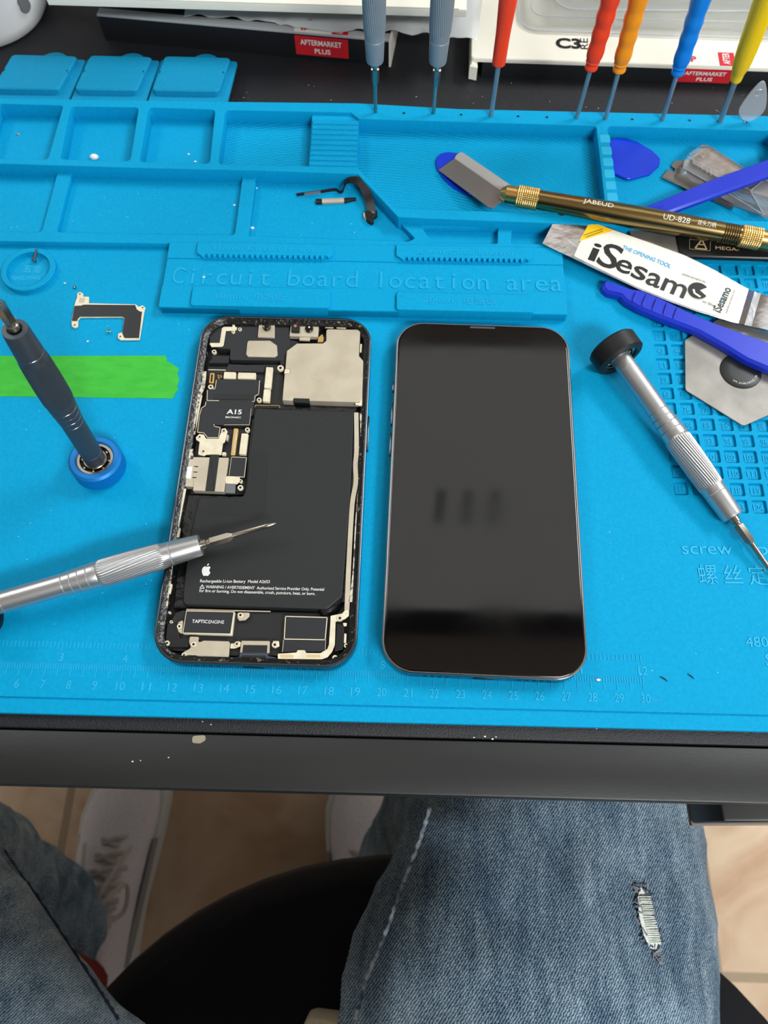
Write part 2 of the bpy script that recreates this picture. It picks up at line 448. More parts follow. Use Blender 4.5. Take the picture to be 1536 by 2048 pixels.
def text(bm, s, p0, p1, h=None, up=None, ext=0.05, bold=0.0, fit=True, base=0.0):
    """lettering from p0 to p1 (baseline ends); h = height of the capitals in mm"""
    vs, fs = text_geo(s, bold)
    if not vs: return bm
    p0 = V(p0); p1 = V(p1); x = p1 - p0; w = x.length; x.normalize()
    n = V((0, 0, 1)) if up is None else None
    y = (n.cross(x) if up is None else (V(up) - x * x.dot(V(up)))).normalized()
    n = x.cross(y)
    x0 = min(v.x for v in vs); x1 = max(v.x for v in vs)
    sx = w / (x1 - x0); sy = (h / 0.72) if h else sx
    off = len(bm.verts)
    def put(e): return [bm.verts.new(p0 + x * (v.x - x0) * sx + y * (v.y * sy + base) + n * e) for v in vs]
    a = put(ext)
    if ext > 0.12:
        b = put(0)
        cnt = {}
        for f in fs:
            for i in range(len(f)):
                e = (f[i], f[(i + 1) % len(f)]); cnt[e] = 1
        for f in fs:
            try: bm.faces.new([a[i] for i in f])
            except ValueError: pass
        for (i, j) in list(cnt):
            if (j, i) not in cnt:
                try: bm.faces.new((a[j], a[i], b[i], b[j]))
                except ValueError: pass
    else:
        for f in fs:
            try: bm.faces.new([a[i] for i in f])
            except ValueError: pass
    return bm

def mono(bm, s, p0, p1, h, ext):
    p0 = V(p0); p1 = V(p1); st = (p1 - p0) / len(s); L = st.length
    for i, c in enumerate(s):
        if c == ' ': continue
        vs, _ = text_geo(c); w = (max(v.x for v in vs) - min(v.x for v in vs)) * h / 0.72
        w = min(w, L * 0.85); a = p0 + st * (i + 0.5) - st.normalized() * w / 2
        text(bm, c, a, a + st.normalized() * w, h, ext=ext)
    return bm

def copy_tree(o, parent=None):
    c = o.copy(); COL.objects.link(c); c.parent = parent
    if o.name in ORG: ORG[c.name] = ORG[o.name]
    for ch in o.children: copy_tree(ch, c)
    return c

# ================================================================== THE SETTING
b = B(); box(b, (200, 400, -745), (5200, 5200, 10)); o = build('floor', b, 'floor', smooth=False); tag(o, 'tan mottled floor tiles with grout lines', kind='structure')
b = B(); box(b, (200, 400, 1960), (5200, 5200, 20)); o = build('ceiling', b, 'ceil', smooth=False); tag(o, 'pale ceiling above the desk', kind='structure')
b = B(); box(b, (200, 3010, 600), (5200, 20, 2720)); o = build('wall_back', b, 'wall', smooth=False); tag(o, 'pale wall far behind the desk', kind='structure')
b = B(); box(b, (-2410, 400, 600), (20, 5200, 2720)); o = build('wall_left', b, 'wall', smooth=False); tag(o, 'pale wall to the left', kind='structure')
b = B(); box(b, (200, 531, 1930), (5200, 60, 40)); o = build('added_beam_1', b, 'blackplastic', smooth=False); tag(o, 'dark bar added under the ceiling for the band in the screen reflection', kind='structure')  # added bar, placed so the phone screen reflects a dark band

def ceiling_light(x, y, w, l, power, label):
    t = thing('ceiling_light', label, 'ceiling light', (x, y, 1940), 'ceiling light panels')
    b = B(); plate(b, [rect(x, y, w + 60, l + 60), rect(x, y, w, l)], 1925, 1950, 2); build('frame', b, 'whitepl', t)
    b = B(); box(b, (x, y, 1944), (w, l, 6)); build('diffuser', b, 'lamp', t, smooth=False)
    ld = bpy.data.lights.new('lamp_light', 'AREA'); ld.shape = 'RECTANGLE'; ld.size = w * MM; ld.size_y = l * MM; ld.energy = power; ld.color = (0.935, 0.985, 1.0)
    lo = bpy.data.objects.new('lamp_light', ld); COL.objects.link(lo); lo.parent = t; lo.location = (0, 0, -0.02)
ceiling_light(1980, 1350, 620, 1220, 54, 'ceiling light panel ahead of the desk on the right')
ceiling_light(-1500, 1350, 620, 1220, 15, 'ceiling light panel ahead of the desk on the left')
ceiling_light(1400, -1650, 1220, 620, 96, 'ceiling light panel behind the chair')
wp = thing('ceiling_light', 'wide dim glowing panel added ahead of the desk for the grey screen reflection', 'ceiling light', (300, 1052, 1940), 'ceiling light panels')  # added glowing panel, no known lamp; gives the phone screen its grey reflection
b = B(); plate(b, [rect(300, 1052, 2040, 990), rect(300, 1052, 2000, 955)], 1925, 1950, 2); build('frame', b, 'whitepl', wp)
b = B(); box(b, (300, 1052, 1944), (2000, 955, 6)); build('diffuser', b, 'glowpanel', wp, smooth=False)
for k_ in range(3):
    b = B(); box(b, (345 + k_ * 87, 915, 1936), (34, 120, 4), Euler((0, 0, -.1)), bev=2); build('added_bar', b, 'glowbar', wp)  # added weakly glowing bars, reflected as three darker marks in the screen
b = B(); box(b, (2810, 400, 600), (20, 5200, 2720)); o = build('wall_right', b, 'wall', smooth=False); tag(o, 'pale wall to the right', kind='structure')
b = B(); box(b, (200, -2210, 600), (5200, 20, 2720)); o = build('wall_front', b, 'wall', smooth=False); tag(o, 'pale wall behind the chair', kind='structure')

W = bpy.data.worlds.new('World'); SC.world = W; W.use_nodes = True
W.node_tree.nodes['Background'].inputs[0].default_value = (0.93, 0.96, 1.0, 1); W.node_tree.nodes['Background'].inputs[1].default_value = 0.3

# ================================================================== DESK
DZ = -4.0
desk = thing('work_desk', 'black work desk with textured top and charcoal front rail', 'desk', (200, 200, -740))
b = B(); box(b, (200, 238, -14), (1500, 524, 20), bev=1.2); build('tabletop', b, 'desk', desk)
b = B(); box(b, (200, -34.4, -11.5), (1500, 19.6, 15), bev=0.8); rl = build('front_rail', b, 'rail', desk)
b = B(); box(b, (200, -43.6, -5.0), (1500, 1.2, 1.0), bev=0.3); build('worn_edge', b, 'railedge', rl, label='scuffed bright front edge')
b = B(); plate(b, [rnd([tuple(p[:2]) for p in [P(385, 1472, -3.95), P(410, 1470, -3.95), P(412, 1480, -3.95), P(400, 1487, -3.95), P(384, 1486, -3.95)]], 1)], -4.0, -3.9, 0.02); build('stain', b, 'railedge', rl, label='small tan scuff')
for sx in (-520, 920):
    for sy in (0, 470):
        b = B(); box(b, (sx, sy, -382), (45, 45, 716), bev=2); build('leg', b, 'rail', desk)
unit = thing('desk_drawer_box', 'black drawer box hanging under the right end of the desk', 'drawer', (430, 60, -24))
R5 = Euler((0, 0, 0.03))
b = B(); box(b, (434, 28, -42), (206, 150, 34), R5, bev=1.2); build('body', b, 'blackplastic', unit)
b = B(); box(b, (434, 30, -60.5), (206, 156, 3), R5, bev=0.6); build('bottom_panel', b, 'beige', unit)

# ================================================================== SILICONE MAT
mt = thing('repair_mat', 'large blue silicone repair mat with trays and ruler', 'work mat', (160, 140, DZ))
gx0, gy0, pw, ph = 325.1, 80.4, 7.95, 7.86
def cell_poly(c, r): return rect(gx0 + c * pw, gy0 + r * ph, 6.0, 6.1, 0.9, 3)
gridcells = []
for r in range(-1, 16):
    for c in range(0, 10):
        if r == -1 and c < 3: continue
        if r > 12 and c < 4: continue
        if gx0 + c * pw > 398: continue
        gridcells.append((c, r))
b = B(); prism(b, [(-78, -13), (402, -13), (402, 296), (-78, 298)], DZ, -1.2)
plate(b, [rnd([(-78, -13), (402, -13), (402, 295), (-78, 298)], 4)] + [cell_poly(c, r) for c, r in gridcells], -1.4, 0, 0.2)
plate(b, [rnd([(-78, -19), (402, -19), (402, -10), (-78, -10)], 2)], DZ, -1.0, 0.4)
build('mat_sheet', b, 'silicone', mt)
ZU = 8.0; ZL = 3.5
outerU = rnd([(-78, 254), (-2, 253), (75.6, 251.2), (132, 250.6), (181.5, 249.1), (202.5, 221), (218, 220.3), (277, 218.5), (402, 214.5), (402, 294), (390, 294.2), (233.5, 296.6), (180, 300), (108, 300), (-78, 301)], 1.5)
cells = [rnd([(-50, 256.8), (-15, 256.6), (-16, 296.5), (-50, 297)], 2), rnd([(-12, 256.6), (22, 256.4), (22.4, 295.6), (-12.5, 296.4)], 2),
         rnd([(28.4, 256.7), (64.6, 256), (63, 294.8), (26.5, 295)], 2.5), rnd([(69.5, 255.7), (105.6, 254.9), (104, 293.9), (68.3, 294.9)], 2.5),
         rnd([(110, 254.7), (181.2, 254.0), (200.9, 226.8), (304.5, 224), (304.8, 285.2), (180.6, 288.2), (176.3, 292.9), (109.5, 293.6)], [2.5, .6, 2, 2, 2, .6, .6, 2.5]),
         rnd([(312, 223.5), (396, 221.5), (396, 283.1), (310.5, 285.3)], 2.5)]
b = B(); plate(b, [outerU] + cells, -0.2, ZU, 0.45)
tf = build('tray_frame', b, 'silicone', mt)
# socket holes in the back rim: small dark rimmed dimples
HX = [(189.5, 293.3), (204.3, 292.8), (219.5, 293.0), (234.5, 292.1), (249.8, 291.7), (264.4, 291.4), (279.5, 291.0), (294.5, 291.1), (309.6, 290.3), (324.1, 290.2), (339.2, 290.2), (353.9, 289.9), (368.7, 289.3), (383.2, 289.0)]
for i, (x, y) in enumerate(HX):
    b = B(); ring(b, 0.75, 1.25, 7.9, 8.12, (x, y, 0), n=20, bev=0.08); so = build('socket', b, 'silicone', mt)
    b = B(); lathe(b, [(7.6, 0.8), (8.03, 0.8)], (x, y, 0), n=16); build('hole', b, 'recess', so)
b = B()
for c in (cells[4], cells[5]): prism(b, inset(ccw(c), -0.3), 0.0, 0.25)
build('tray_floor', b, 'ripple', mt)
b = B(); prism(b, [(156.2, 254.3), (181.2, 253.6), (180.7, 288.0), (176.3, 293.2), (155.4, 293.4)], 0, 6.2, 0.3)
for i in range(9):
    y = 257.5 + i * 3.7; tube(b, [(156.5, y, 5.9), (180.6, y - 0.3, 5.9)], 1.6, 10)
build('ribbed_ramp', b, 'silicone', mt)
b = B(); prism(b, [(305, 224), (311.5, 223.8), (311, 286), (305, 286)], 0, 4.6, 0.4); dv = build('divider', b, 'silicone', mt)
for y in (276.2, 267.6, 259.7, 251.7, 243.8, 236.1, 228.5):
    b = B(); prism(b, rect(308.5, y, 5.6, 5.6, 1.2), 4.4, 8.2, 0.4); build('bump', b, 'silicone_text', dv)
outerL = [(-78, 206.3), (91, 206.3), (91, 204.8), (282.3, 204.5), (282.3, 208), (402, 205.5), (402, 217), (277, 220.5), (204, 223), (183, 251.5), (132, 252.5), (-78, 255.5)]
cl = [rnd([(-74, 213.2), (26, 212.4), (26, 253), (-74, 254)], [2, 2, .2, .2]), rnd([(33.4, 212.6), (122, 212.3), (122, 251.6), (33.4, 252.6)], [2, 2, .2, .2]),
      rnd([(129, 211.9), (208, 210), (211, 212), (203.6, 221.5), (182.4, 250.2), (178, 251), (129, 251.3)], 1),
      rnd([(214, 219.6), (219.5, 209.3), (251.4, 209.3), (252, 219.5)], 1), rnd([(259, 219.6), (257.8, 209.6), (290, 209), (397, 207.7), (397, 216.5), (277, 219.2)], 1)]
b = B(); plate(b, [outerL] + cl, -0.2, ZL, 0.35); build('lower_tray_frame', b, 'silicone', mt)
# board rest
b = B(); plate(b, [rnd([(91, 167), (282.3, 166.3), (282.3, 206), (91, 206)], 0.8)], -0.2, 4.3, 0.3)
plate(b, [rnd([(91, 167), (282.3, 166.3), (282.3, 179), (91, 179.6)], 0.6)], 0, 4.9, 0.3)
plate(b, [rnd([(91, 196.2), (282.3, 195.6), (282.3, 206), (91, 206)], 0.4)], 0, 4.9, 0.3)
br_ = build('board_rest', b, 'silicone', mt)
for x0, x1, yb, yt in ((106.3, 171.5, 167.0, 178.5), (202.6, 266.3, 166.4, 176.8)):
    b = B(); plate(b, [rnd([(x0, yb), (x1, yb - 0.4), (x1, yt - 0.6), (x0, yt)], 1.6)], 0, 6.4, 0.35); build('clamp_pad', b, 'silicone', br_)
for x0, x1 in ((105.4, 171.4), (202.0, 267.3)):
    pts = [(x0, 205), (x0, 198.5), (x0 + 2.5, 196.6)]; n = 23; w = (x1 - x0 - 6) / n
    for i in range(n):
        xa = x0 + 3 + i * w; pts += [(xa, 195.8), (xa + w * 0.5, 195.8), (xa + w * 0.5, 197.6), (xa + w, 197.6)]
    pts += [(x1 - 2, 196.4), (x1, 198), (x1, 204.6)]
    b = B(); prism(b, pts, 0, 6.4, 0.15); build('toothed_pad', b, 'silicone', br_)
b = B(); mono(b, 'Circuit board location area', (94.6, 181.0, 4.3), (281.5, 180.0, 4.3), 10.2, 0.35)
text(b, '16mm Circuit board', (114, 200.0, 6.4), (162, 199.6, 6.4), 2.6, ext=0.2)
text(b, '20mm Circuit board', (211, 199.6, 6.4), (258, 199.2, 6.4), 2.6, ext=0.2)
text(b, '18mm', (118, 170.8, 6.4), (131, 170.7, 6.4), 3.2, ext=0.2); text(b, '电路板', (136, 170.4, 6.4), (150, 170.3, 6.4), 3.4, ext=0.2)
text(b, '20mm', (215, 170.6, 6.4), (229, 170.5, 6.4), 3.2, ext=0.2); text(b, '电路板', (234, 170.2, 6.4), (249, 170.1, 6.4), 3.4, ext=0.2)
build('lettering', b, 'silicone_emboss', br_)
# lids folded back on the desk
for i, (x0, x1, dx) in enumerate(((-19, 23.6, 0), (25.2, 65.6, 0), (67.0, 109.6, 0))):
    def LD(x, y, h): return V((x, y, 7.6 - (y - 299) * 0.145 + h))
    def lidp(p, h): return [LD(q[0], q[1], h) for q in p]
    base = rnd([(x0, 299), (x1, 299), (x1 + 0.4, 340.5), (x0 - 0.4, 341.5)], [0.1, 0.1, 2, 2])
    b = B(); slab(b, lidp(base, 0), 1.6, 0.3)
    xc = x0 + 24.5; prism_pts = [(xc + 7.5 * math.cos(a), 340.4 + 7.5 * math.sin(a)) for a in [PI * k / 10 for k in range(11)]]
    slab(b, lidp(prism_pts, 0), 1.6, 0.3)
    ld_ = build('lid', b, 'lid', mt)
    b = B(); slab(b, lidp(rnd([(x0 + 2.0, 305.6), (x1 - 4.6, 305.4), (x1 - 3.6, 321), (x1 - 4.8, 322.4), (x1 - 3.6, 324), (x1 - 2.4, 338.4), (x0 + 3.0, 339.4), (x0 + 2.4, 325), (x0 + 3.4, 323), (x0 + 2.2, 321.5)], [2.5, 2.5, .5, .5, .5, 3, 3, .5, .5, .5]), 3.4), 3.6, 0.6)
    build('plug', b, 'lid', ld_)
b = B(); ring(b, 10.4, 13.1, -0.2, 2.6, (23.5, 190.2, 0), n=64, bev=0.3); mr = build('magnet_ring', b, 'silicone', mt)
b = B(); text(b, '五金', (19.5, 190.3, 0), (29, 190.3, 0), 3.6, ext=0.15); text(b, 'HARDWARE', (15.5, 185.2, 0), (29.5, 185.8, 0), 2.8, ext=0.15); build('lettering', b, 'silicone_text', mr)
# numbers in the recessed cells
gf = mt
b = B()
for c, r in gridcells:
    n = (115 - 8 * r + c) if r >= 0 else 120 + c
    if n < 1: continue
    s = str(n); w = 1.35 * len(s); x, y = gx0 + c * pw, gy0 + r * ph
    text(b, s, (x - w / 2 - .1, y - 1.4, -1.2), (x + w / 2 - .1, y - 1.4, -1.2), 2.9, ext=0.3)
build('cell_numbers', b, 'silicone_emboss', gf)
# ruler and printing
b = B()
def tick(x, y0, y1, w=0.22): prism(b, [(x - w / 2, y0), (x + w / 2, y0), (x + w / 2, y1), (x - w / 2, y1)], 0, 0.2)
for i in range(0, 301): tick(i, -2.2 if i % 5 else -5.0, 0)
for i in range(0, 193): tick(i * 25 / 16, 6.2 if i % 16 else 4.8, 8.6)
for c in range(0, 31):
    s = str(c); w = 1.75 * len(s); text(b, s, (c * 10 - w / 2 + .2, -9.6, 0), (c * 10 + w / 2 + .2, -9.7, 0), 3.4, ext=0.2)
text(b, 'cm', (302.6, -9.5, 0), (305.6, -9.5, 0), 1.8, ext=0.15)
for c in range(1, 13):
    s = str(c); w = 1.75 * len(s); text(b, s, (c * 25 - w / 2 + .4, 0.9, 0), (c * 25 + w / 2 + .4, 0.9, 0), 3.3, ext=0.2)
build('ruler', b, 'silicone_text', mt)
b = B(); text(b, 'screw', (321.8, 50.6, 0), (342.3, 50.8, 0), 5.6, ext=0.3); text(b, 'position', (352.5, 50.9, 0), (386, 51.2, 0), 5.6, ext=0.3); build('lettering', b, 'silicone_text', mt)
b = B()
for i, ch in enumerate('螺丝定位'): text(b, ch, (327.0 + i * 10.1, 38.6, 0), (334.6 + i * 10.1, 38.7, 0), 6.6, ext=0.3)
build('lettering', b, 'silicone_text', mt)
b = B(); text(b, '480', (341.6, 12.7, 0), (350.2, 12.8, 0), 4.2, ext=0.25); text(b, 'S', (348.0, 5.4, 0), (351.2, 5.4, 0), 5, ext=0.25)
build('lettering', b, 'silicone_text', mt)

# ================================================================== PHONES
def phone_frame_of(cx, cy, ang):
    def L(x, y): ca, sa = math.cos(ang), math.sin(ang); return V((cx + x * ca - y * sa, cy + x * sa + y * ca))
    return L
PW, PL, PT = 78.1, 160.8, 7.65
# ---- intact phone, screen up
cx, cy, an = 240.48, 77.70, -0.0222
L = phone_frame_of(cx, cy, an)
ph = thing('smartphone', 'complete smartphone with a black glossy screen facing up', 'smartphone', (cx, cy, 0.0))
def band(bm, w, h, r, prof):
    rings = []
    for d, z in prof: rings.append([V((*L(q.x, q.y), z)) for q in rrect(w - 2 * d, h - 2 * d, max(r - d, 0.5), 10)])
    skin(bm, rings)
b = B(); band(b, PW, PL, 12.5, [(0.6, 0.15), (0.1, 0.6), (0, 1.2), (0, 6.3), (0.05, 6.8)]); build('frame', b, 'steel', ph)
b = B(); band(b, PW, PL, 12.5, [(0.05, 6.7), (0.15, 7.1), (0.5, 7.35), (1.2, 7.35)]); build('frame_edge', b, 'edge', ph, label='bright polished frame edge')
b = B(); band(b, PW - 1.7, PL - 1.7, 11.8, [(0, 6.6), (0, 7.5), (0.25, 7.7), (0.8, 7.76)]); sg = build('screen_glass', b, 'glass', ph)
b = B(); prism(b, [L(x, y) for x, y in rrect(12, 1.0, 0.45, 4)] if 0 else [L(q.x, q.y + 78.2) for q in rrect(11.5, 1.0, 0.45, 4)], 7.6, 7.8); build('earpiece_slot', b, 'graphite', sg)
for y, l in ((47, 5), (33, 11), (18, 11)):
    b = B(); c = L(-PW / 2 - 0.25, y); box(b, (c.x, c.y, 3.9), (1.0, l, 2.4), Euler((0, 0, an)), bev=0.4); build('side_button', b, 'steel', ph)
def bottom_holes(ph, L, an):
    b = B(); c = L(0, -PL / 2 + 0.2); box(b, (c.x, c.y, 3.8), (8.2, 1.0, 2.4), Euler((0, 0, an)), bev=0.5); build('charging_port', b, 'recess', ph)
    for x in [-22, -19.2, -16.4, -13.6, 13.6, 16.4, 19.2, 22, 24.8]:
        b = B(); c = L(x, -PL / 2 + 0.35); lathe(b, [(-0.45, 0.8), (0.4, 0.8)], (c.x, c.y, 3.8), (math.sin(-an), -math.cos(an), 0), 12); build('speaker_hole', b, 'recess', ph)
    for x in (-7.6, 7.6):
        b = B(); c = L(x, -PL / 2 + 0.35); lathe(b, [(-0.45, 0.65), (0.45, 0.65)], (c.x, c.y, 3.8), (0, -1, 0), 12); build('case_screw', b, 'edge', ph)
bottom_holes(ph, L, an)
# ---- opened phone
cx, cy, an = 152.04, 79.86, -0.0077
L = phone_frame_of(cx, cy, an)
op = thing('opened_smartphone', 'smartphone with its screen removed, battery and circuit board exposed', 'smartphone', (cx, cy, 0.0))
def L3(p, z): q = L(p[0], p[1]); return V((q.x, q.y, z))
out = rrect(PW, PL, 12.5, 10); inn = rrect(PW - 2.2, PL - 2.2, 11.4, 10)
def ringwall(prof_w, m, name, label=None, parent=op):
    """closed band: list of (inset, z) round the section"""
    b = B(); vs = []
    for d, z in prof_w: vs.append([b.verts.new(L3(q, z)) for q in rrect(PW - 2 * d, PL - 2 * d, max(12.5 - d, 0.6), 10)])
    k = len(vs[0])
    for a in range(len(vs)):
        A, C = vs[a], vs[(a + 1) % len(vs)]
        for i in range(k): j = (i + 1) % k; b.faces.new((A[i], A[j], C[j], C[i]))
    return build(name, b, m, parent, label=label)
ringwall([(0.6, 0.15), (0.05, 0.7), (0, 1.2), (0, 6.6), (0.15, 7.2), (0.7, 7.2), (0.9, 1.0)], 'steel', 'frame')
ringwall([(0.12, 7.0), (0.2, 7.35), (0.55, 7.5), (0.95, 7.45), (0.95, 7.0)], 'edgedark', 'frame_edge', 'bright polished frame edge')
ringwall([(0.9, 1.0), (0.95, 7.2), (1.1, 7.2), (1.9, 6.5), (2.8, 6.0), (3.3, 5.6), (3.4, 1.0)], 'gasket', 'gasket_ledge', 'black ledge with torn glue residue')
b = B(); prism(b, [L(q.x, q.y) for q in rrect(PW - 1.6, PL - 1.6, 11.7, 8)], 0.5, 1.4); build('back_panel', b, 'cavity', op)
for y, l in ((35, 12),):
    b = B(); c = L(PW / 2 + 0.25, 22); box(b, (c.x, c.y, 3.9), (1.0, 17, 2.4), Euler((0, 0, an)), bev=0.4); build('side_button', b, 'steel', op)
bottom_holes(op, L, an)
C3 = K(300, 600, .29948); C4 = K(290, 960, .30599)
Ca = K(380, 620, 200 / 1536); Cb = K(370, 800, 200 / 1536); Cc = K(560, 620, 200 / 1536); Cd = K(300, 1180, 230 / 1536); Ce = K(500, 1180, 240 / 1536)
def flat(name, pts, z1, th, m, parent=op, r=0.3, bev=0.12, label=None):
    b = B(); prism(b, rnd([(p.x, p.y) for p in pts], r, 3) if r else pts, z1 - th, z1, bev); return build(name, b, m, parent, label=label)
def outline(name, pts, z, w, m, parent=op, close=True):
    p = [V((q.x, q.y, z)) for q in pts]
    b = B()
    if close: p = p + [p[0]]
    for a, c in zip(p, p[1:]):
        d = (c - a); 
        if d.length < 0.05: continue
        e = d.normalized() * w * 0.5
        ribbon(b, [a - e * .9, c + e * .9], w, 0.25)
    return build(name, b, m, parent)
# deep board base
flat('circuit_board', C3([(385, 440), (720, 430), (890, 430), (890, 700), (690, 700), (655, 1050), (640, 1300), (270, 1295), (290, 1050), (320, 900), (345, 710), (375, 600)], 3.0), 3.0, 1.6, 'blacksatin', r=0.5)
cb = [o for o in op.children if o.name.startswith('circuit_board')][0]
# speaker / earpiece bracket top
flat('earpiece_bracket', Ca([(300, 330), (480, 250), (650, 170), (1040, 200), (1520, 250), (1536, 560), (1480, 640), (1440, 775), (800, 770), (610, 765), (620, 600), (440, 590), (300, 520)], 4.6), 4.6, 3, 'sticker', r=0.8)
flat('black_cover', Ca([(290, 815), (590, 815), (600, 700), (340, 700), (330, 760), (290, 800)], 4.8), 4.8, 2.5, 'blacksatin')
flat('cable_shelf', Ca([(590, 830), (1150, 850), (1130, 950), (540, 940)], 4.4), 4.4, 2, 'sticker')
flat('black_cover', Cc([(0, 440), (220, 470), (300, 500), (110, 620), (70, 860), (0, 830)], 4.4), 4.4, 2, 'blacksatin')
flat('antenna_bracket', Ca([(655, 190), (685, 195), (690, 255), (720, 265), (715, 300), (690, 310), (690, 350), (660, 362), (635, 345), (640, 315), (550, 318), (515, 540), (490, 560), (330, 565), (300, 520), (310, 505), (455, 505), (490, 280), (520, 258), (650, 260)], 5.2), 5.2, 0.4, 'cream', r=0.15, bev=0.05)
for q in ((766, 296), (725, 195), (370, 640), (660, 330)):
    pass
flat('earpiece_speaker', Ca([(900, 470), (1230, 470), (1335, 545), (1345, 690), (1300, 722), (890, 715), (862, 680), (880, 500)], 5.2), 5.2, 1.0, 'nickel', r=0.6)
fc = flat('front_camera', Ca([(1060, 200), (1300, 200), (1300, 425), (1040, 415)], 5.4), 5.4, 2.5, 'nickel')
c = P(380 + 1180 * .1302, 620 + 262 * .1302, 6); b = B(); lathe(b, [(5.2, 1.9), (6.2, 1.9), (6.2, 1.6), (7.2, 1.5), (7.3, 1.2), (7.0, 1.1), (7.0, 0.05)], (c.x, c.y, 0), n=28); build('lens', b, 'lens', fc)
sm = flat('sensor_module', Cc([(165, 215), (600, 195), (580, 410), (145, 400)], 5.2), 5.2, 2.2, 'nickel', r=0.2)
c = P(560 + 448 * .1302, 620 + 285 * .1302, 6); b = B(); lathe(b, [(5.0, 1.9), (6.0, 1.9), (6.3, 1.6), (6.3, 0.05)], (c.x, c.y, 0), n=28); build('lens', b, 'lens', sm)
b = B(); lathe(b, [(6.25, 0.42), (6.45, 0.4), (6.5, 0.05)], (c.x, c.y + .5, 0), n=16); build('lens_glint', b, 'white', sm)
q = flat('infrared_emitter', Cc([(180, 205), (305, 205), (300, 335), (172, 330)], 6.2), 6.2, 1.5, 'blackplastic', sm)
c = P(560 + 235 * .1302, 620 + 245 * .1302, 6.2); b = B(); lathe(b, [(6.0, 0.75), (6.35, 0.7), (6.4, 0.05)], (c.x, c.y, 0), n=18); build('red_window', b, 'redlens', sm)
flat('metal_latch', Cc([(300, 410), (465, 415), (455, 468), (295, 462)], 4.6), 4.6, 0.8, 'nickel', r=.1)
flat('gold_flex', Cc([(590, 420), (650, 365), (675, 430), (660, 490), (575, 490)], 4.6), 4.6, 0.6, 'gold')
flat('contact_pad', Cc([(690, 215), (740, 205), (830, 230), (820, 270), (690, 265)], 5.0), 5.0, 0.8, 'cream'); flat('contact_pad', Cc([(865, 240), (1020, 235), (1010, 280), (865, 270)], 5.0), 5.0, 0.8, 'cream')
cc = flat('camera_cover', Cc([(740, 292), (1190, 300), (1230, 330), (1210, 700), (1278, 780), (1262, 1370), (1190, 1415), (450, 1395), (450, 1360), (205, 1350), (195, 1392), (35, 1385), (70, 975), (150, 975), (155, 905), (80, 905), (105, 625), (260, 512), (660, 510), (710, 470), (710, 310)], 6.3), 6.3, 4.2, 'nickel', r=0.35, bev=0.2)
for q, r in (((528, 1015), 1.35), ((140, 1318), 1.1)):
    c = P(560 + q[0] * .1302, 620 + q[1] * .1302, 6.3); b = B(); ring(b, r * .72, r, 6.2, 6.42, (c.x, c.y, 0), n=28, bev=.06); build('pressed_boss', b, 'nickel', cc)
flat('flex_tab', Cc([(75, 905), (155, 905), (155, 975), (62, 972)], 6.0), 6.0, 0.6, 'cream', r=.1)
flat('black_bracket', Cc([(205, 1352), (455, 1362), (450, 1430), (215, 1420)], 6.1), 6.1, 2, 'blackplastic', r=.1)
flat('side_clip', Cc([(1232, 520), (1258, 520), (1250, 640), (1225, 640)], 5.8), 5.8, 0.8, 'cream', r=.1)
flat('earth_clip', Cc([(1155, 1425), (1210, 1425), (1260, 1350), (1290, 1360), (1300, 1440), (1270, 1475), (1160, 1455)], 6.0), 6.0, 0.8, 'cream', r=.2)
# board covers
s1 = Ca([(415, 1060), (1075, 1075), (1055, 1290), (1000, 1310), (985, 1400), (960, 1620), (250, 1620), (240, 1400), (260, 1230), (380, 1200)], 4.9)
flat('shield_sticker', s1, 4.9, 1.9, 'sticker', cb, r=.3)
flat('shield_step', Ca([(380, 1290), (960, 1300), (940, 1375), (360, 1370)], 5.15), 5.15, 0.4, 'blacksatin', cb)
s2 = Cb([(320, 20), (1040, 10), (990, 395), (480, 385), (445, 380), (455, 405), (540, 420), (515, 575), (345, 575), (300, 520), (190, 495), (225, 230), (255, 120), (300, 80)], 4.9)
ss = flat('processor_sticker', s2, 4.95, 1.9, 'sticker', cb, r=.3)
outline('silver_edge', Cb([(320, 30), (310, 85), (255, 120), (222, 235), (190, 495), (290, 505), (345, 577), (515, 577), (540, 420), (455, 405), (442, 375)], 5.1), 5.0, 0.24, 'cream', cb, False)
outline('silver_edge', Ca([(265, 1235), (262, 1390), (440, 1392)], 5.1), 5.0, 0.25, 'cream', cb, False)
outline('silver_edge', Ca([(1070, 1085), (1055, 1290), (1000, 1320), (990, 1400), (960, 1405)], 5.1), 5.0, 0.22, 'cream', cb, False)
outline('silver_edge', Ca([(405, 1075), (385, 1200), (360, 1215)], 5.1), 5.0, 0.22, 'cream', cb, False)
outline('silver_edge', Cb([(1015, 130), (990, 380), (600, 380)], 5.1), 4.95, 0.12, 'cream', cb, False)
outline('silver_edge', Ca([(285, 915), (545, 922)], 5.0), 4.9, 0.3, 'cream', op, False)
outline('gold_edge', Cb([(1075, 100), (1080, 75), (1450, 80), (1455, 115)], 5.0), 4.7, 0.22, 'gold', op, False)
b = B(); a_, c_ = Cb([(640, 212), (868, 220)], 5.0); text(b, 'A15', a_ + V((0, 0, 0)), c_, 2.35, ext=0.06, bold=0.02)
a_, c_ = Cb([(622, 277), (860, 283)], 5.0); text(b, 'BIONIC', a_, c_, 0.9, ext=0.06, bold=0.01); build('printed_text', b, 'white', ss)
def conn(pts, z=5.3, m='cream', r=.3, f=Ca, name='connector_cap', th=1.6): return flat(name, f(pts, z), z, th, m, cb, r=r)
conn([(525, 948), (705, 955), (700, 1052), (512, 1048)]); conn([(740, 958), (1012, 965), (1005, 1056), (730, 1050)])
conn([(1170, 875), (1275, 880), (1245, 1198), (1138, 1192)]); conn([(1135, 1215), (1238, 1220), (1222, 1408), (1115, 1400)])
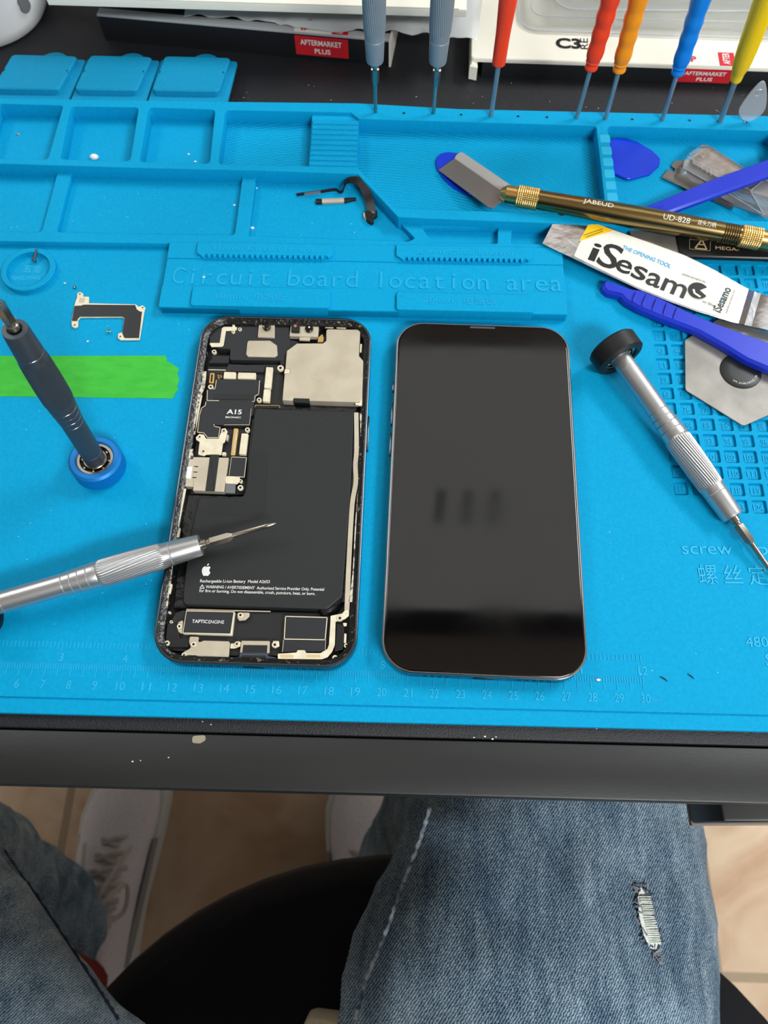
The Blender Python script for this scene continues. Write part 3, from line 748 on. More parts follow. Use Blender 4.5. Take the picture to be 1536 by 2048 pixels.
gc = conn([(308, 965), (375, 968), (358, 1125), (288, 1118)], 4.6, 'gold', name='gold_connector'); conn([(325, 985), (355, 987), (342, 1105), (312, 1100)], 4.7, 'blackplastic', .1, th=.4, name='connector_slot')
for q in ((430, 1000), (470, 1005), (435, 1030), (475, 1028), (440, 1050)):
    conn([(q[0] - 14, q[1] - 9), (q[0] + 14, q[1] - 9), (q[0] + 14, q[1] + 9), (q[0] - 14, q[1] + 9)], 4.2, 'gold', .05, name='small_component', th=1)
conn([(750, 430), (820, 440), (765, 850), (700, 850)], 4.6, 'gold', .4, Cb, 'long_connector'); conn([(768, 480), (795, 482), (750, 810), (722, 808)], 4.75, 'nickel', .1, Cb, 'connector_slot', .4)
conn([(868, 510), (972, 515), (935, 835), (828, 828)], 5.3, 'cream', .4, Cb)
sk = flat('connector_bracket', Cb([(165, 570), (215, 520), (290, 530), (320, 590), (515, 592), (550, 500), (560, 440), (620, 430), (650, 480), (610, 640), (580, 660), (555, 840), (320, 835), (290, 855), (200, 835), (222, 640), (170, 610)], 5.6), 5.6, 0.6, 'cream', cb, r=.4)
conn([(640, 530), (672, 535), (655, 620), (628, 615)], 5, 'nickel', .1, Cb, 'small_component'); conn([(572, 800), (628, 800), (620, 845), (565, 843)], 5, 'cream', .1, Cb, 'small_component')
sr = flat('sim_reader', Cb([(125, 875), (670, 885), (640, 1100), (600, 1410), (120, 1390), (125, 1335), (0, 1325), (20, 1000), (50, 905), (120, 905)], 5.8), 5.8, 2.6, 'nickel', op, r=.15)
flat('black_tape', Cb([(385, 840), (525, 840), (520, 900), (455, 1400), (310, 1395), (380, 870)], 6.0), 6.0, 0.25, 'blacksatin', sr, r=.05)
flat('white_pad', Cb([(22, 1020), (112, 1020), (85, 1210), (10, 1200)], 6.0), 6.0, .3, 'white', sr, r=.1)
for y in (1022, 1105, 1190):
    x = 170 - (y - 1022) * .18; flat('contact_slot', Cb([(x - 32, y - 10), (x + 35, y - 6), (x + 33, y + 12), (x - 32, y + 6)], 5.85), 5.87, .1, 'recess', sr, r=0)
chp = flat('power_chip', Cb([(715, 875), (945, 885), (910, 1185), (670, 1165)], 5.0), 5.0, 1.8, 'sticker', cb, r=.1)
outline('silver_edge', Cb([(715, 875), (945, 885), (910, 1185), (840, 1180)], 5.1), 5.05, 0.2, 'cream', cb, False); outline('silver_edge', Cb([(715, 875), (675, 1160)], 5.1), 5.05, 0.2, 'nickel', cb, False)
flat('connector_cap', Cb([(640, 1165), (840, 1175), (838, 1240), (790, 1285), (625, 1280), (610, 1215)], 5.9), 5.9, 1, 'cream', op, r=.4)
flat('grey_flex', Cb([(628, 1285), (775, 1290), (765, 1430), (612, 1425)], 5.4), 5.4, .8, 'greyflex', op, r=.3)
# battery (L shape)
z = 6.2
bp = C3([(700, 722), (1362, 742), (1350, 1100)], z) + C4([(1335, 200), (1290, 760), (1190, 845), (245, 815), (250, 700), (300, 330), (348, 112), (640, 118), (660, 100)], z)[0:6] + C4([(352, 112), (600, 118), (655, 95)], z) + C3([(640, 1300), (660, 1050)], z)
bt = flat('battery', bp, z, 4.6, 'battery', op, r=[2, 1.5, .3, .3, 1.5, 1.5, 2.0, .5, .3, 1.5, 2, 1, .3, .3], bev=0.5)
pch = C3([(690, 700), (890, 700), (1385, 715), (1372, 1100)], 3.2) + C4([(1365, 200), (1325, 780), (1230, 868), (175, 840), (190, 800), (235, 330), (262, 95), (640, 105), (655, 60)], 3.2) + C3([(650, 1050)], 3.2)
flat('battery_pouch', pch, 3.4, 2.0, 'batterypouch', bt, r=.8, bev=.4)
b = B(); cc_ = C4([(1290, 760), (1320, 800), (1290, 862), (1200, 845)], 5.2); lathe(b, [(-1, 1.0), (0, 2.6), (5, 2.4), (9, 0.8)], (cc_[3].x - 3, cc_[3].y - 0.5, 3.6), (1, .55, .0), 10, lambda s, t, r: r * (1 + .25 * math.sin(3 * t + s))); build('folded_corner', b, 'batterypouch', bt, label='crumpled glossy corner')
flat('battery_tab_patch', Cb([(1010, 900), (1200, 895), (1280, 960), (1230, 1560), (1180, 1610)], z)[0:0] or C4([(405, 225), (420, 125), (650, 120), (690, -50), (700, -190), (780, -190), (805, -100), (785, 200), (740, 238), (440, 235)], z + .02), z + .05, .1, 'battery2', bt, r=1, bev=0)
b = B(); cr = C3([(1290, 750), (1150, 830), (1000, 930), (960, 980)], z + .05); tube(b, smoothpath(cr, 5), 0.28, 6, 0.4); build('wrap_crease', b, 'battery', bt)
b = B()
def tline(s, x0, x1, y0, y1, h, bold=0.0): 
    a_, c_ = C4([(x0, y0), (x1, y1)], z + .03); text(b, s, a_, c_, h, ext=0.05, bold=bold)
tline('Rechargeable Li-ion Battery  Model A2653', 360, 815, 669, 674, 1.25, .008)
tline('WARNING / AVERTISSEMENT  Authorized Service Provider Only. Potential', 396, 1170, 707, 724, 1.2, .008)
tline('for fire or burning. Do not disassemble, crush, puncture, heat, or burn.', 354, 1112, 732, 752, 1.2, .008)
tri = C4([(358, 708), (374, 684), (388, 709)], z + .06)
for i in range(3): ribbon(b, [tri[i], tri[(i + 1) % 3]], .22, .04)
tline('!', 372, 375, 705, 705, .9)
build('printed_text', b, 'white', bt)
b = B()   # fruit-shaped maker's mark
ac = C4([(402, 585)], z)[0]; R = 2.35
ap = [(0, .62), (.25, .72), (.5, .72), (.72, .55), (.55, .3), (.52, .05), (.62, -.2), (.8, -.36), (.62, -.72), (.4, -.96), (.2, -.98), (0, -.9), (-.2, -.98), (-.42, -.95), (-.68, -.6), (-.82, -.15), (-.8, .3), (-.6, .62), (-.35, .73), (-.15, .68)]
prism(b, rnd([(ac.x + x * R * .92, ac.y + y * R - 0.4) for x, y in ap], .3, 3), z, z + .06)
prism(b, rnd([(ac.x + x * R, ac.y + y * R - .4) for x, y in ((-.02, .78), (.02, 1.08), (.32, 1.3), (.3, 1.0))], .3, 3), z, z + .06)
build('maker_mark', b, 'white', bt)
# long side strips
def strip(name, pts, zz, w, m, parent=op):
    b = B(); ribbon(b, smoothpath([V((q.x, q.y, zz)) for q in pts], 4), w, .35); return build(name, b, m, parent)
strip('side_flex', C3([(1378, 755), (1380, 1000), (1372, 1100)], 5.6) + C4([(1378, 20), (1355, 160), (1335, 500), (1320, 850)], 5.6), 5.9, 1.9, 'nickel')
strip('side_flex', C3([(1412, 760), (1418, 900), (1420, 1100)], 5.6) + C4([(1405, 60), (1385, 300), (1370, 600), (1345, 800)], 5.6), 5.9, 1.5, 'residue')
strip('side_flex', C3([(365, 480), (355, 580), (330, 640), (305, 760), (290, 900)], 5.6), 5.9, 1.7, 'residue')
strip('side_flex', C3([(345, 640), (318, 780), (300, 880)], 5.6), 5.9, 0.7, 'cream')
strip('side_flex', C3([(270, 1000), (270, 1060)], 5.6) , 5.9, 2.6, 'residue')
strip('side_flex', C4([(262, 60), (240, 170), (208, 330), (190, 400)], 5.6), 5.9, 1.2, 'cream')
strip('side_flex', C4([(215, 310), (195, 400), (165, 640), (150, 740), (140, 840)], 5.6), 5.9, 1.1, 'residue')
flat('side_clip', C4([(200, 310), (232, 315), (222, 375), (190, 375)], 6), 6.0, .8, 'cream'); flat('side_clip', C4([(140, 670), (178, 680), (165, 745), (135, 740)], 6), 6.0, .8, 'cream')
# dark bottom tray
flat('speaker_module', C4([(250, 850), (1200, 870), (1210, 1100), (1160, 1150), (560, 1150), (150, 1110), (120, 1000), (200, 870)], 3.4), 3.4, 2, 'blacksatin', r=1)
te = flat('haptic_motor', Cd([(480, 270), (1130, 285), (1090, 600), (430, 580)], 5.6), 5.6, 3, 'cream', op, r=.4, bev=.2)
flat('motor_sticker', Cd([(490, 285), (1115, 298), (1072, 582), (445, 568)], 5.66), 5.7, .2, 'sticker', te, r=.2, bev=.03)
b = B(); a_, c_ = Cd([(560, 438), (768, 444)], 5.72); text(b, 'TAPTIC', a_, c_, 1.35, ext=.04, bold=.012); a_, c_ = Cd([(780, 446), (988, 450)], 5.72); text(b, 'ENGINE', a_, c_, 1.35, ext=.04); build('printed_text', b, 'white', te)
flat('motor_ear', Cd([(440, 395), (380, 430), (355, 490), (380, 560), (430, 590)], 4.9), 4.9, .8, 'nickel', te, r=.6)
flat('motor_ear', Cd([(1170, 300), (1330, 300), (1325, 350), (1270, 400), (1190, 410), (1165, 370)], 5.2), 5.2, .8, 'nickel', te, r=.6)
flat('antenna_block', Cd([(230, 440), (380, 450), (390, 640), (520, 650), (510, 765), (270, 765), (210, 660)], 4.6), 4.6, 2, 'blackplastic', op, r=.2)
flat('metal_bracket', Cd([(530, 620), (655, 625), (640, 670), (655, 700), (720, 675), (1055, 685), (1065, 710), (1050, 900), (1020, 915), (650, 908), (620, 875), (510, 872), (455, 910), (415, 900), (420, 850), (460, 820), (520, 790), (545, 765), (520, 700)], 5.2), 5.2, .8, 'nickel', op, r=.6)
flat('metal_tab', Cd([(1075, 715), (1130, 710), (1180, 680), (1215, 700), (1205, 750), (1130, 780), (1070, 780)], 5.0), 5.0, .5, 'cream', op, r=.3)
cpb = flat('port_bracket', C4([(630, 1050), (815, 1052), (812, 1130), (620, 1128)], 5.4), 5.4, 1.2, 'nickel', op, r=.3)
flat('black_label', C4([(642, 1078), (800, 1080), (797, 1130), (635, 1128)], 5.5), 5.5, .15, 'blacksatin', cpb, r=.1, bev=.02)
pf = flat('port_flex', C4([(622, 1130), (805, 1132), (800, 1150), (860, 1160), (858, 1185), (560, 1180), (570, 1160), (615, 1155)], 5.0), 5.0, 2, 'bluegrey', op, r=.2)
flat('dark_window', C4([(632, 1145), (792, 1147), (790, 1170), (628, 1168)], 5.05), 5.08, .12, 'blacksatin', pf, r=0, bev=0)
flat('metal_tab', C4([(838, 1050), (875, 1052), (878, 1085), (850, 1100), (828, 1080)], 5), 5.0, .6, 'cream', op, r=.3)
spk = flat('loudspeaker', Ce([(455, 335), (990, 350), (965, 640), (960, 790), (415, 795), (435, 630)], 5.2), 5.2, 2, 'sticker', op, r=.3)
outline('silver_edge', Ce([(455, 338), (988, 352), (962, 638), (438, 628)], 5.3), 5.28, .32, 'cream', spk); outline('silver_edge', Ce([(430, 640), (415, 790)], 5.3), 5.28, .14, 'cream', spk, False); outline('silver_edge', Ce([(970, 640), (962, 790)], 5.3), 5.28, .14, 'cream', spk, False)
flat('antenna_flex', Ce([(1230, 0), (1275, 0), (1265, 330), (1215, 370), (1150, 400), (1095, 400), (1085, 700), (1050, 790), (990, 860), (920, 885), (355, 880), (355, 815), (595, 800), (610, 768), (700, 770), (720, 805), (900, 808), (990, 755), (1010, 700), (1030, 400), (1030, 330), (1180, 300), (1230, 240)], 5.9), 5.9, .35, 'cream', op, r=.4, bev=.05)
for x in (430, 770): flat('contact_slot', Ce([(x - 45, 828), (x + 130, 832), (x + 130, 868), (x - 45, 862)], 5.95), 5.93, .1, 'goldink', op, r=.3, bev=0)
flat('battery_trim', C4([(270, 850), (820, 862), (820, 856), (270, 842)], 4.5), 4.5, .6, 'nickel', op, r=0, bev=0)
flat('antenna_block', Ce([(1110, 420), (1200, 450), (1215, 640), (1190, 760), (1080, 790), (1090, 700)], 4.6), 4.6, 1.6, 'blackplastic', op, r=.3)
flat('copper_pad', Ce([(820, 885), (920, 890), (915, 912), (812, 908)], 5.2), 5.2, .3, 'redlens', op, r=0, bev=0)
flat('metal_tab', Ce([(1185, 420), (1240, 420), (1235, 460), (1200, 465)], 5.2), 5.2, .4, 'cream'); flat('metal_tab', Ce([(1205, 555), (1235, 555), (1230, 680), (1200, 680)], 5.2), 5.2, .4, 'cream')
# screws of the opened phone
def scr(x, y, zz, r, name='screw', parent=op, mm='cream'):
    b = B(); lathe(b, [(zz - 1.2, r * .95), (zz - .1, r), (zz + .15, r * .92), (zz + .15, r * .5), (zz - .12, r * .42), (zz - .12, .02)], (x, y, 0), n=20); s_ = build(name, b, mm, parent)
    b = B(); lathe(b, [(zz - .1, r * .42), (zz + .17, r * .42)], (x, y, 0), n=5); build('drive_recess', b, 'recess', s_)
SCR = [(f, q, zz, r) for f, q, zz, r in
       [(Ca, (766, 296), 5, .9), (Ca, (725, 195), 5, .8), (Ca, (370, 640), 5, 1.1), (Ca, (662, 335), 5.4, .7), (Ca, (318, 1180), 5, 1.2), (Ca, (1062, 1380), 5, 1.1), (Ca, (1390, 890), 5.4, 1.5),
        (Cb, (597, 475), 5.8, 1.0), (Cb, (958, 455), 5.3, 1.1), (Cb, (225, 567), 5.8, .9), (Cb, (282, 790), 5.8, 1.0), (Cb, (850, 1345), 5.3, 1.2), (Cb, (855, 1245), 5.0, .8),
        (Cd, (393, 485), 5.2, 1.0), (Cd, (1208, 335), 5.5, 1.1), (Cd, (228, 708), 5.2, 1.0), (Cd, (582, 725), 5.5, 1.1), (Cd, (455, 868), 5.5, .9), (Cd, (1160, 720), 5.4, 1.0), (Cd, (282, 425), 5, .6), (Cd, (260, 300), 5, .5),
        (Ce, (318, 700), 5.4, 1.2), (Ce, (1150, 360), 6.1, 1.2), (Ce, (1232, 712), 5.3, .9), (Ce, (1088, 870), 5.3, 1.1), (Cb, (240, 10), 5, .5)]]
for f, q, zz, r in SCR[:-1]:
    c = f([q], zz)[0]; scr(c.x, c.y, zz, r)

# ================================================================== PRECISION SCREWDRIVERS (own frame: cap at s=0, tip at s=118)
def knurl(s, th, r):
    if 47.5 < s < 72.5: return r + 0.17 * math.copysign(abs(math.sin(34 * th + s * 0.62)) ** .7, math.sin(34 * th + s * 0.62))
    return r
def precision_driver(name, label, body, cap, A, Bp, group, ringmat='nickel', tip=118, capm='blackrubber'):
    A = V(A); Bp = V(Bp)
    t = thing(name, label, 'screwdriver', A, group)
    x, y, d = frame_of(Bp - A)
    t.matrix_world = Matrix.Translation(A * MM) @ Matrix((x, y, d)).transposed().to_4x4()
    prof = [(-1, 4.0), (3.2, 4.0), (3.3, 4.3), (9.6, 4.35), (9.7, 4.2), (9.9, 4.35), (33, 4.4), (33.2, 4.15), (33.6, 4.5), (36.4, 4.6), (36.6, 4.3), (37, 4.75), (39.6, 4.85), (39.8, 4.5), (40.2, 5.0), (43, 5.1), (43.2, 4.8), (43.6, 5.2), (46.6, 5.3), (47, 5.2)]
    prof += [(47.5 + i * 1.0, 5.45 - 0.0012 * (i - 6) ** 2) for i in range(26)] + [(72.7, 5.0), (73.2, 4.9), (75.4, 4.85), (75.6, 4.65), (75.9, 4.85), (86.5, 4.35), (87.3, 4.15), (87.4, 2.6), (86.0, 2.4)]
    b = B(); lathe(b, prof, n=272, fn=knurl); build('handle', b, body, t, local=True)
    for s, rr0 in ((9.8, 4.3), (33.1, 4.28), (36.5, 4.5), (39.7, 4.7), (43.1, 4.95), (75.5, 4.78)):
        b = B(); ring(b, 4.0, rr0, s - .12, s + .12, n=40, bev=.02); build('groove_ring', b, ringmat, t, local=True)
    b = B(); ring(b, 7.6, 11.0, -4.6, 4.6, n=64, bev=1.0); cp = build('spinning_cap', b, cap, t, local=True)
    b = B(); ring(b, 6.3, 7.7, -3.0, 3.6, n=48, bev=.2); ring(b, 4.0, 4.9, -3.0, 3.8, n=48, bev=.2)
    for k in range(8): bmesh.ops.create_uvsphere(b, u_segments=10, v_segments=6, radius=.75, matrix=Matrix.Translation((5.6 * math.cos(k * PI / 4), 5.6 * math.sin(k * PI / 4), 2.4)))
    build('bearing', b, 'chrome', cp, local=True)
    b = B(); lathe(b, [(-3.4, 6.4), (1.6, 6.4)], n=32); build('bearing_back', b, capm, cp, local=True)
    b = B(); lathe(b, [(86, 2.0), (89.6, 2.0), (89.9, 1.5), (90.9, 1.5), (91.2, 2.1)], n=24); lathe(b, [(91.2, 2.1), (98.5, 2.1), (100.2, 1.2)], n=6)
    lathe(b, [(100, 1.15), (tip - 5, .95), (tip - 4.5, 1.15), (tip - 1.5, .7), (tip, .2)], n=16); build('bit', b, 'chrome', t, local=True)
    return t
GP = 'precision screwdrivers with knurled metal handles'
# right one, lying on its cap
A = P(1232, 704, 10.8); Q = P(1466, 1032, 5.6); d = (Q - A).normalized()
precision_driver('precision_screwdriver', 'silver knurled screwdriver with a black cap lying right of the phones', 'alu', 'blackrubber', A, A + d * 118 + V((0, 0, -.8)), GP, 'greyband')
# left one, resting on the opened phone
Q = P(402, 1090, 13.0); T = P(557, 1045, 14.0); d = (T - Q).normalized(); A = Q - d * 87.4; A.z = 11.0
precision_driver('precision_screwdriver', 'silver knurled screwdriver resting across the opened phone', 'alu', 'blackrubber', A, T, GP, 'greyband')
# dark one standing on its blue cap
A = P(188, 916, 9); A = V((A.x, A.y - .2, 4.7))
precision_driver('precision_screwdriver', 'dark grey screwdriver standing upright on a blue cap beside the green tape', 'graphite', 'bluecap', A, A + V((4.6, 5.2, 112)), GP, 'edge')
for (px, py), Y, tx in (((751, 222), 293.2, 0.6), ((867, 224), 293.0, 2.0)):
    A0 = PY(px, py, Y); top = V((A0.x + tx, Y + .4, 124)); 
    precision_driver('precision_screwdriver', 'blue-grey knurled screwdriver standing in the mat rim, ' + ('left of the pair' if px < 800 else 'beside the red one'), 'greyblue', 'greyblue', top, V((A0.x, A0.y, 5)), GP, 'greyblue')

# ================================================================== PLASTIC HANDLED DRIVERS
def bulb(prof, zs): return prof
def plastic_driver(label, m, px, py, Y, ztop, dx, zh, prof, rs=1.15, fn=None):
    A0 = PY(px, py, Y); 
    t = thing('plastic_screwdriver', label, 'screwdriver', (A0.x, A0.y, 8), 'plastic handled screwdrivers in the mat rim')
    ax = V((dx, 0.0, ztop - 8)); h = ax.length; x, y, d = frame_of(ax)
    t.matrix_world = Matrix.Translation(V((A0.x, A0.y, 8)) * MM) @ Matrix((x, y, d)).transposed().to_4x4()
    b = B(); lathe(b, [(-2, rs * .5), (0, rs * .95), (1.5, rs), (zh - 8 + 2, rs)], n=20); build('shaft', b, 'shaft', t, local=True)
    b = B(); z0 = zh - 8
    pts = [(z0 + s, r) for s, r in prof]
    sm = smoothpath([V((s, r, 0)) for s, r in pts], 4); lathe(b, [(p.x, max(.2, p.y)) for p in sm], n=40, fn=fn); build('handle', b, m, t, local=True)
    return t
PR1 = [(0, 1.8), (.3, 3.1), (1.5, 3.3), (8, 3.4), (16, 3.5), (24, 3.9), (32, 4.3), (42, 4.5), (56, 4.4), (66, 4.2), (70, 3.2), (70.5, .4)]
PR2 = [(0, 1.8), (.3, 3.0), (1.5, 3.2), (3, 2.9), (4.2, 3.5), (5, 3.3), (7, 3.9), (10, 4.1), (14, 3.8), (18, 4.2), (22, 3.9), (26, 4.3), (30, 4.0), (34, 4.4), (42, 4.6), (56, 4.5), (66, 4.2), (70, 3.2), (70.5, .4)]
PR3 = [(0, 1.6), (.3, 2.6), (4, 3.0), (8, 4.0), (14, 4.5), (22, 4.8), (34, 5.0), (50, 5.2), (66, 4.8), (72, 3.4), (72.5, .4)]
gr = lambda s, th, r: r * (1 - 0.05 * max(0, math.sin(3 * th)) * (1 if 6 < s % 60 < 50 else 0))
kn = lambda s, th, r: r * (1 + 0.018 * math.sin(24 * th) * math.sin(s * 5))
plastic_driver('red screwdriver standing next to the blue-grey pair, leftmost of the plastic ones', 'red', 982, 230, 291.5, 100, .6, 37, PR1, 1.25, gr)
plastic_driver('red screwdriver standing directly left of the orange one', 'red', 1153, 237, 290.8, 100, 2.0, 35.5, PR2, 1.15, gr)
plastic_driver('orange screwdriver standing in the mat rim', 'orange', 1211, 238, 290.4, 100, -2.0, 34.8, PR2, 1.15, gr)
plastic_driver('sky blue screwdriver standing in the mat rim', 'bluehandle', 1324, 241, 290, 100, -4.5, 34, PR2, 1.15, gr)
plastic_driver('yellow screwdriver standing in the mat rim', 'yellow', 1440, 244, 289, 100, -7, 31.5, PR3, 1.4, kn)
# clear guitar pick standing in the rim
pk = thing('clear_pick', 'clear teardrop plastic pick standing in the rim at the far right', 'opening pick', (383, 289, 8))
b = B(); pts = []
for k in range(28):
    a = 2 * PI * k / 28 - PI / 2; r = 7.3; x = r * math.cos(a); zz = r * math.sin(a)
    if zz > 0: x *= (1 - (zz / 7.3) * 0.42); zz *= 2.0
    pts.append((x, zz))
ctr = V((383.0, 289.3, 16.4))
def pkp(x, zz, e): return ctr + V((x * .9 - zz * .08, e + zz * .04, zz))
rr = [[pkp(x * .93, zz * .95, -.5) for x, zz in pts], [pkp(x, zz, -.25) for x, zz in pts], [pkp(x, zz, .25) for x, zz in pts], [pkp(x * .93, zz * .95, .5) for x, zz in pts]]
skin(b, rr); build('pick_body', b, 'frost', pk)
b = B(); ring(b, 1.5, 2.1, -.6, .6, pkp(0, 8.5, 0), (0, 1, .05), 20, .15); build('hole_rim', b, 'clear', pk)
b = B(); tube(b, [(382.3, 289, 5.5), (382.4, 289.1, 10)], .6, 8); build('point', b, 'frost', pk)

# ================================================================== TOOLS ON THE RIGHT
def px3(l): return [P(*q) for q in l]
# blue picks
C7 = K(1150, 200, .2513); C5 = K(1060, 380, .3099); CB = K(860, 280, .1693)
b = B(); e = [(400 + 330 * math.cos(a) + 30 * math.sin(a), 400 + 232 * math.sin(a) + 120 * math.cos(a)) for a in [2 * PI * k / 40 for k in range(40)]]
slab(b, CB([(q[0], q[1]) for q in e], 1.5), 1.1, .25); o = build('oval_pick', b, 'picksblue'); tag(o, 'dark blue oval opening pick lying under the scraper blade', 'opening pick')
b = B(); tp = rnd([(q.x, q.y) for q in C7([(250, 340), (330, 300), (410, 298), (500, 322), (620, 392), (682, 455), (676, 510), (600, 580), (430, 628), (310, 590), (270, 540)], 2.2)], 3, 4)
slab(b, [V((p[0], p[1], 1.6 + max(0, (325 - p[0])) * .12)) for p in tp], 1.1, .25); o = build('triangular_pick', b, 'picksblue'); tag(o, 'bright blue rounded triangular opening pick beside the notched divider', 'opening pick')
# scraper
kn_ = thing('scraper_knife', 'brass-handled scraper knife with wide blade and engraved bronze grip', 'scraper', P(1100, 405, 12))
A = P(1003, 386, 11.5); E_ = P(1540, 482, 12.6); d = (E_ - A).normalized(); Lk = (E_ - A).length
sc = Lk / 540.0
def S(px): return (P(px, 386 + (px - 1003) * .179, 12) - A).dot(d)
b = B(); lathe(b, [(-.8, 1.6), (0, 2.6), (2.0, 3.9), (2.2, 4.2), (S(1033), 4.2), (S(1034), 4.4)], A, d, 40); build('collar', b, 'brass', kn_)
dk = lambda s, th, r: r + .34 * (math.sin(18 * th + s * 3.1) * math.sin(18 * th - s * 3.1))
def kband(x0, x1):
    b = B(); s0, s1 = S(x0), S(x1); n = 30
    lathe(b, [(s0, 4.3)] + [(s0 + .2 + (s1 - s0 - .4) * i / n, 4.95) for i in range(n + 1)] + [(s1, 4.3)], A, d, 180, fn=lambda s, th, r: dk(s, th, r) if r > 4.5 else r); build('knurled_ring', b, 'brass', kn_, angle=60)
kband(1034, 1077); kband(1478, 1520)
s0, s1 = S(1077), S(1478)
b = B(); pr = [(s0, 4.5), (s0 + 12, 4.6), (s0 + 32, 5.0), ((s0 + s1) / 2, 5.2), (s1 - 22, 5.0)]
for i in range(7): pr += [(s1 - 8 + i * 1.1, 4.7), (s1 - 7.6 + i * 1.1, 4.4), (s1 - 7.3 + i * 1.1, 4.7)]
pr += [(s1, 4.5)]
pr = sorted(pr); lathe(b, pr, A, d, 48); gp = build('grip', b, 'bronze', kn_)
b = B(); lathe(b, [(S(1520), 4.3), (S(1520) + 12, 4.2), (S(1520) + 14, 2.2)], A, d, 40); build('end_cap', b, 'brass', kn_)
# engraving follows the upper left side of the grip
x_, y_, _ = frame_of(d); nrm = (V((0, 0, 1)) * .95 + (V((0, 0, 1)).cross(d)).normalized() * -.36)
nrm = (nrm - d * nrm.dot(d)).normalized()
def eng(b, s, px0, px1, h, r, hoff=0.0):
    a = A + d * S(px0); c = A + d * S(px1); sidev = d.cross(nrm).normalized() * -1
    up = nrm.cross(d); 
    text(b, s, a + nrm * r + up * hoff, c + nrm * r + up * hoff, h, up=up, ext=.05)
b = B(); eng(b, 'JABEUD', 1163, 1222, 2.0, 5.2, 0); build('engraving', b, 'labelwhite', gp); b = B(); eng(b, 'UD-828', 1321, 1373, 2.8, 5.3, -1.2); build('engraving', b, 'labelwhite', gp); b = B(); eng(b, '双头刀柄', 1388, 1424, 2.0, 5.3, -.8); build('engraving', b, 'labelwhite', gp)
b = B(); slab(b, CB([(100, 350, 2.6), (290, 215, 3.0), (850, 600, 9.2), (880, 700, 9.6), (735, 805, 8.8), (695, 795, 8.6)]), .5, .1); bl_ = build('blade', b, 'blade', kn_)
b = B(); slab(b, CB([(290, 215, 3.1), (310, 175, 3.4), (365, 140, 3.4), (410, 160, 3.6), (960, 535, 10.5), (890, 590, 11), (850, 605, 9.4)]), .5, .1); build('blade_spine', b, 'bladelight', kn_)
# spudger in the tray
b = B(); slab(b, C7([(532, 868, 8.2), (540, 850, 8.2), (690, 788, 8.6), (1100, 622, 10.5), (1560, 455, 12.4), (1900, 330, 13.5), (1920, 480, 13.5), (1560, 592, 12.4), (1150, 745, 10.6), (745, 892, 8.6), (680, 902, 8.3), (600, 885, 8.2)]), 2.8, .9)
sp1 = thing('blue_spudger', 'blue nylon spudger lying across the plastic blade case in the tray', 'spudger', P(1290, 415, 6)); build('shaft', b, 'spudger', sp1)
b = B(); q = smoothpath(C7([(620, 860, 8.5), (650, 850, 8.55), (700, 838, 8.7), (712, 825, 8.7), (700, 850, 8.7), (660, 866, 8.5)]), 3); tube(b, q, .25, 6); build('molded_mark', b, 'spudger', sp1)
# razor blade + blade case
b = B(); slab(b, C7([(690, 615), (745, 548), (785, 575), (800, 550), (765, 522), (800, 482), (870, 484), (1290, 792), (1252, 870)], 1.4), .45)
rz = thing('razor_blade', 'loose notched steel razor blade lying under the blue spudger', 'blade', P(1345, 350, .4)); build('blade_plate', b, 'razor', rz)
b = B(); slab(b, C7([(690, 617, 1.5), (698, 607, 1.5), (1262, 852, 1.5), (1252, 872, 1.5)]), .3); build('ground_edge', b, 'edge', rz, label='bright ground edge')
cs = thing('blade_case', 'clear plastic blade case holding used brownish blades', 'blade case', P(1450, 340, .5))
b = B(); slab(b, C7([(1000, 352, 6.4), (1065, 352, 6.4), (1335, 525, 6.4), (1650, 700, 6.4), (1560, 880, 6.4), (1330, 800, 6.4), (860, 535, 6.4), (875, 470, 6.4), (925, 408, 6.4)]), 4.4, .6); build('case_shell', b, 'clear', cs)
b = B(); slab(b, C7([(1010, 400, 3.6), (1080, 400, 3.6), (1330, 560, 3.6), (1640, 720, 3.6), (1560, 800, 3.6), (1330, 740, 3.6), (930, 520, 3.6), (930, 460, 3.6)]), .8); build('stored_blades', b, 'rust', cs)
c = C7([(1015, 432)], 6.5)[0]; b = B(); ring(b, 1.2, 2.0, 6.3, 6.6, (c.x, c.y, 0), n=24, bev=.08); build('hole_rim', b, 'rust', cs)
for pts in ([(900, 455), (1180, 600), (1400, 720)], [(870, 540), (1300, 790), (1480, 900)], [(1050, 540), (1050, 580)], [(1080, 555), (1082, 600)], [(1018, 520), (1010, 560)]):
    b = B(); tube(b, C7(pts, 6.6), .18, 6); build('molded_line', b, 'frost', cs)
b = B(); slab(b, C7([(1395, 720, 7), (1510, 632, 7), (1640, 700, 7), (1640, 900, 7), (1505, 915, 7)]), 2.0, .3); build('end_cap', b, 'clear', cs)
b = B(); tube(b, C7([(1640, 700), (1510, 632), (1395, 720), (1505, 915)], 7.1), .22, 6); build('cap_edge', b, 'frost', cs)
# black tool with steel blade
mg = thing('steel_pry_tool', 'flat steel pry tool with black handle marked MEGA, under the brass scraper', 'pry tool', P(1400, 490, 4))
b = B(); slab(b, C5([(945, 290, 6.4), (1600, 330, 6.4), (2000, 360, 6.4), (2000, 480, 6.4), (1536, 440, 6.4), (1010, 425, 6.4), (965, 400, 6.4)]), 2.2, .5); h_ = build('handle', b, 'blackplastic', mg)
b = B(); slab(b, C5([(640, 265, 5.4), (680, 235, 5.4), (900, 255, 5.4), (985, 290, 5.4), (1000, 425, 5.4), (760, 330, 5.4), (660, 300, 5.4)]), .8, .2); build('steel_blade', b, 'platemetal', mg)
b = B(); q = C5([(1065, 375), (1110, 320), (1140, 383)], 6.5)
for i in range(3): ribbon(b, [q[i], q[(i + 1) % 3]], .6, .06)
q = C5([(1085, 350), (1128, 355)], 6.5); ribbon(b, q, .5, .06)
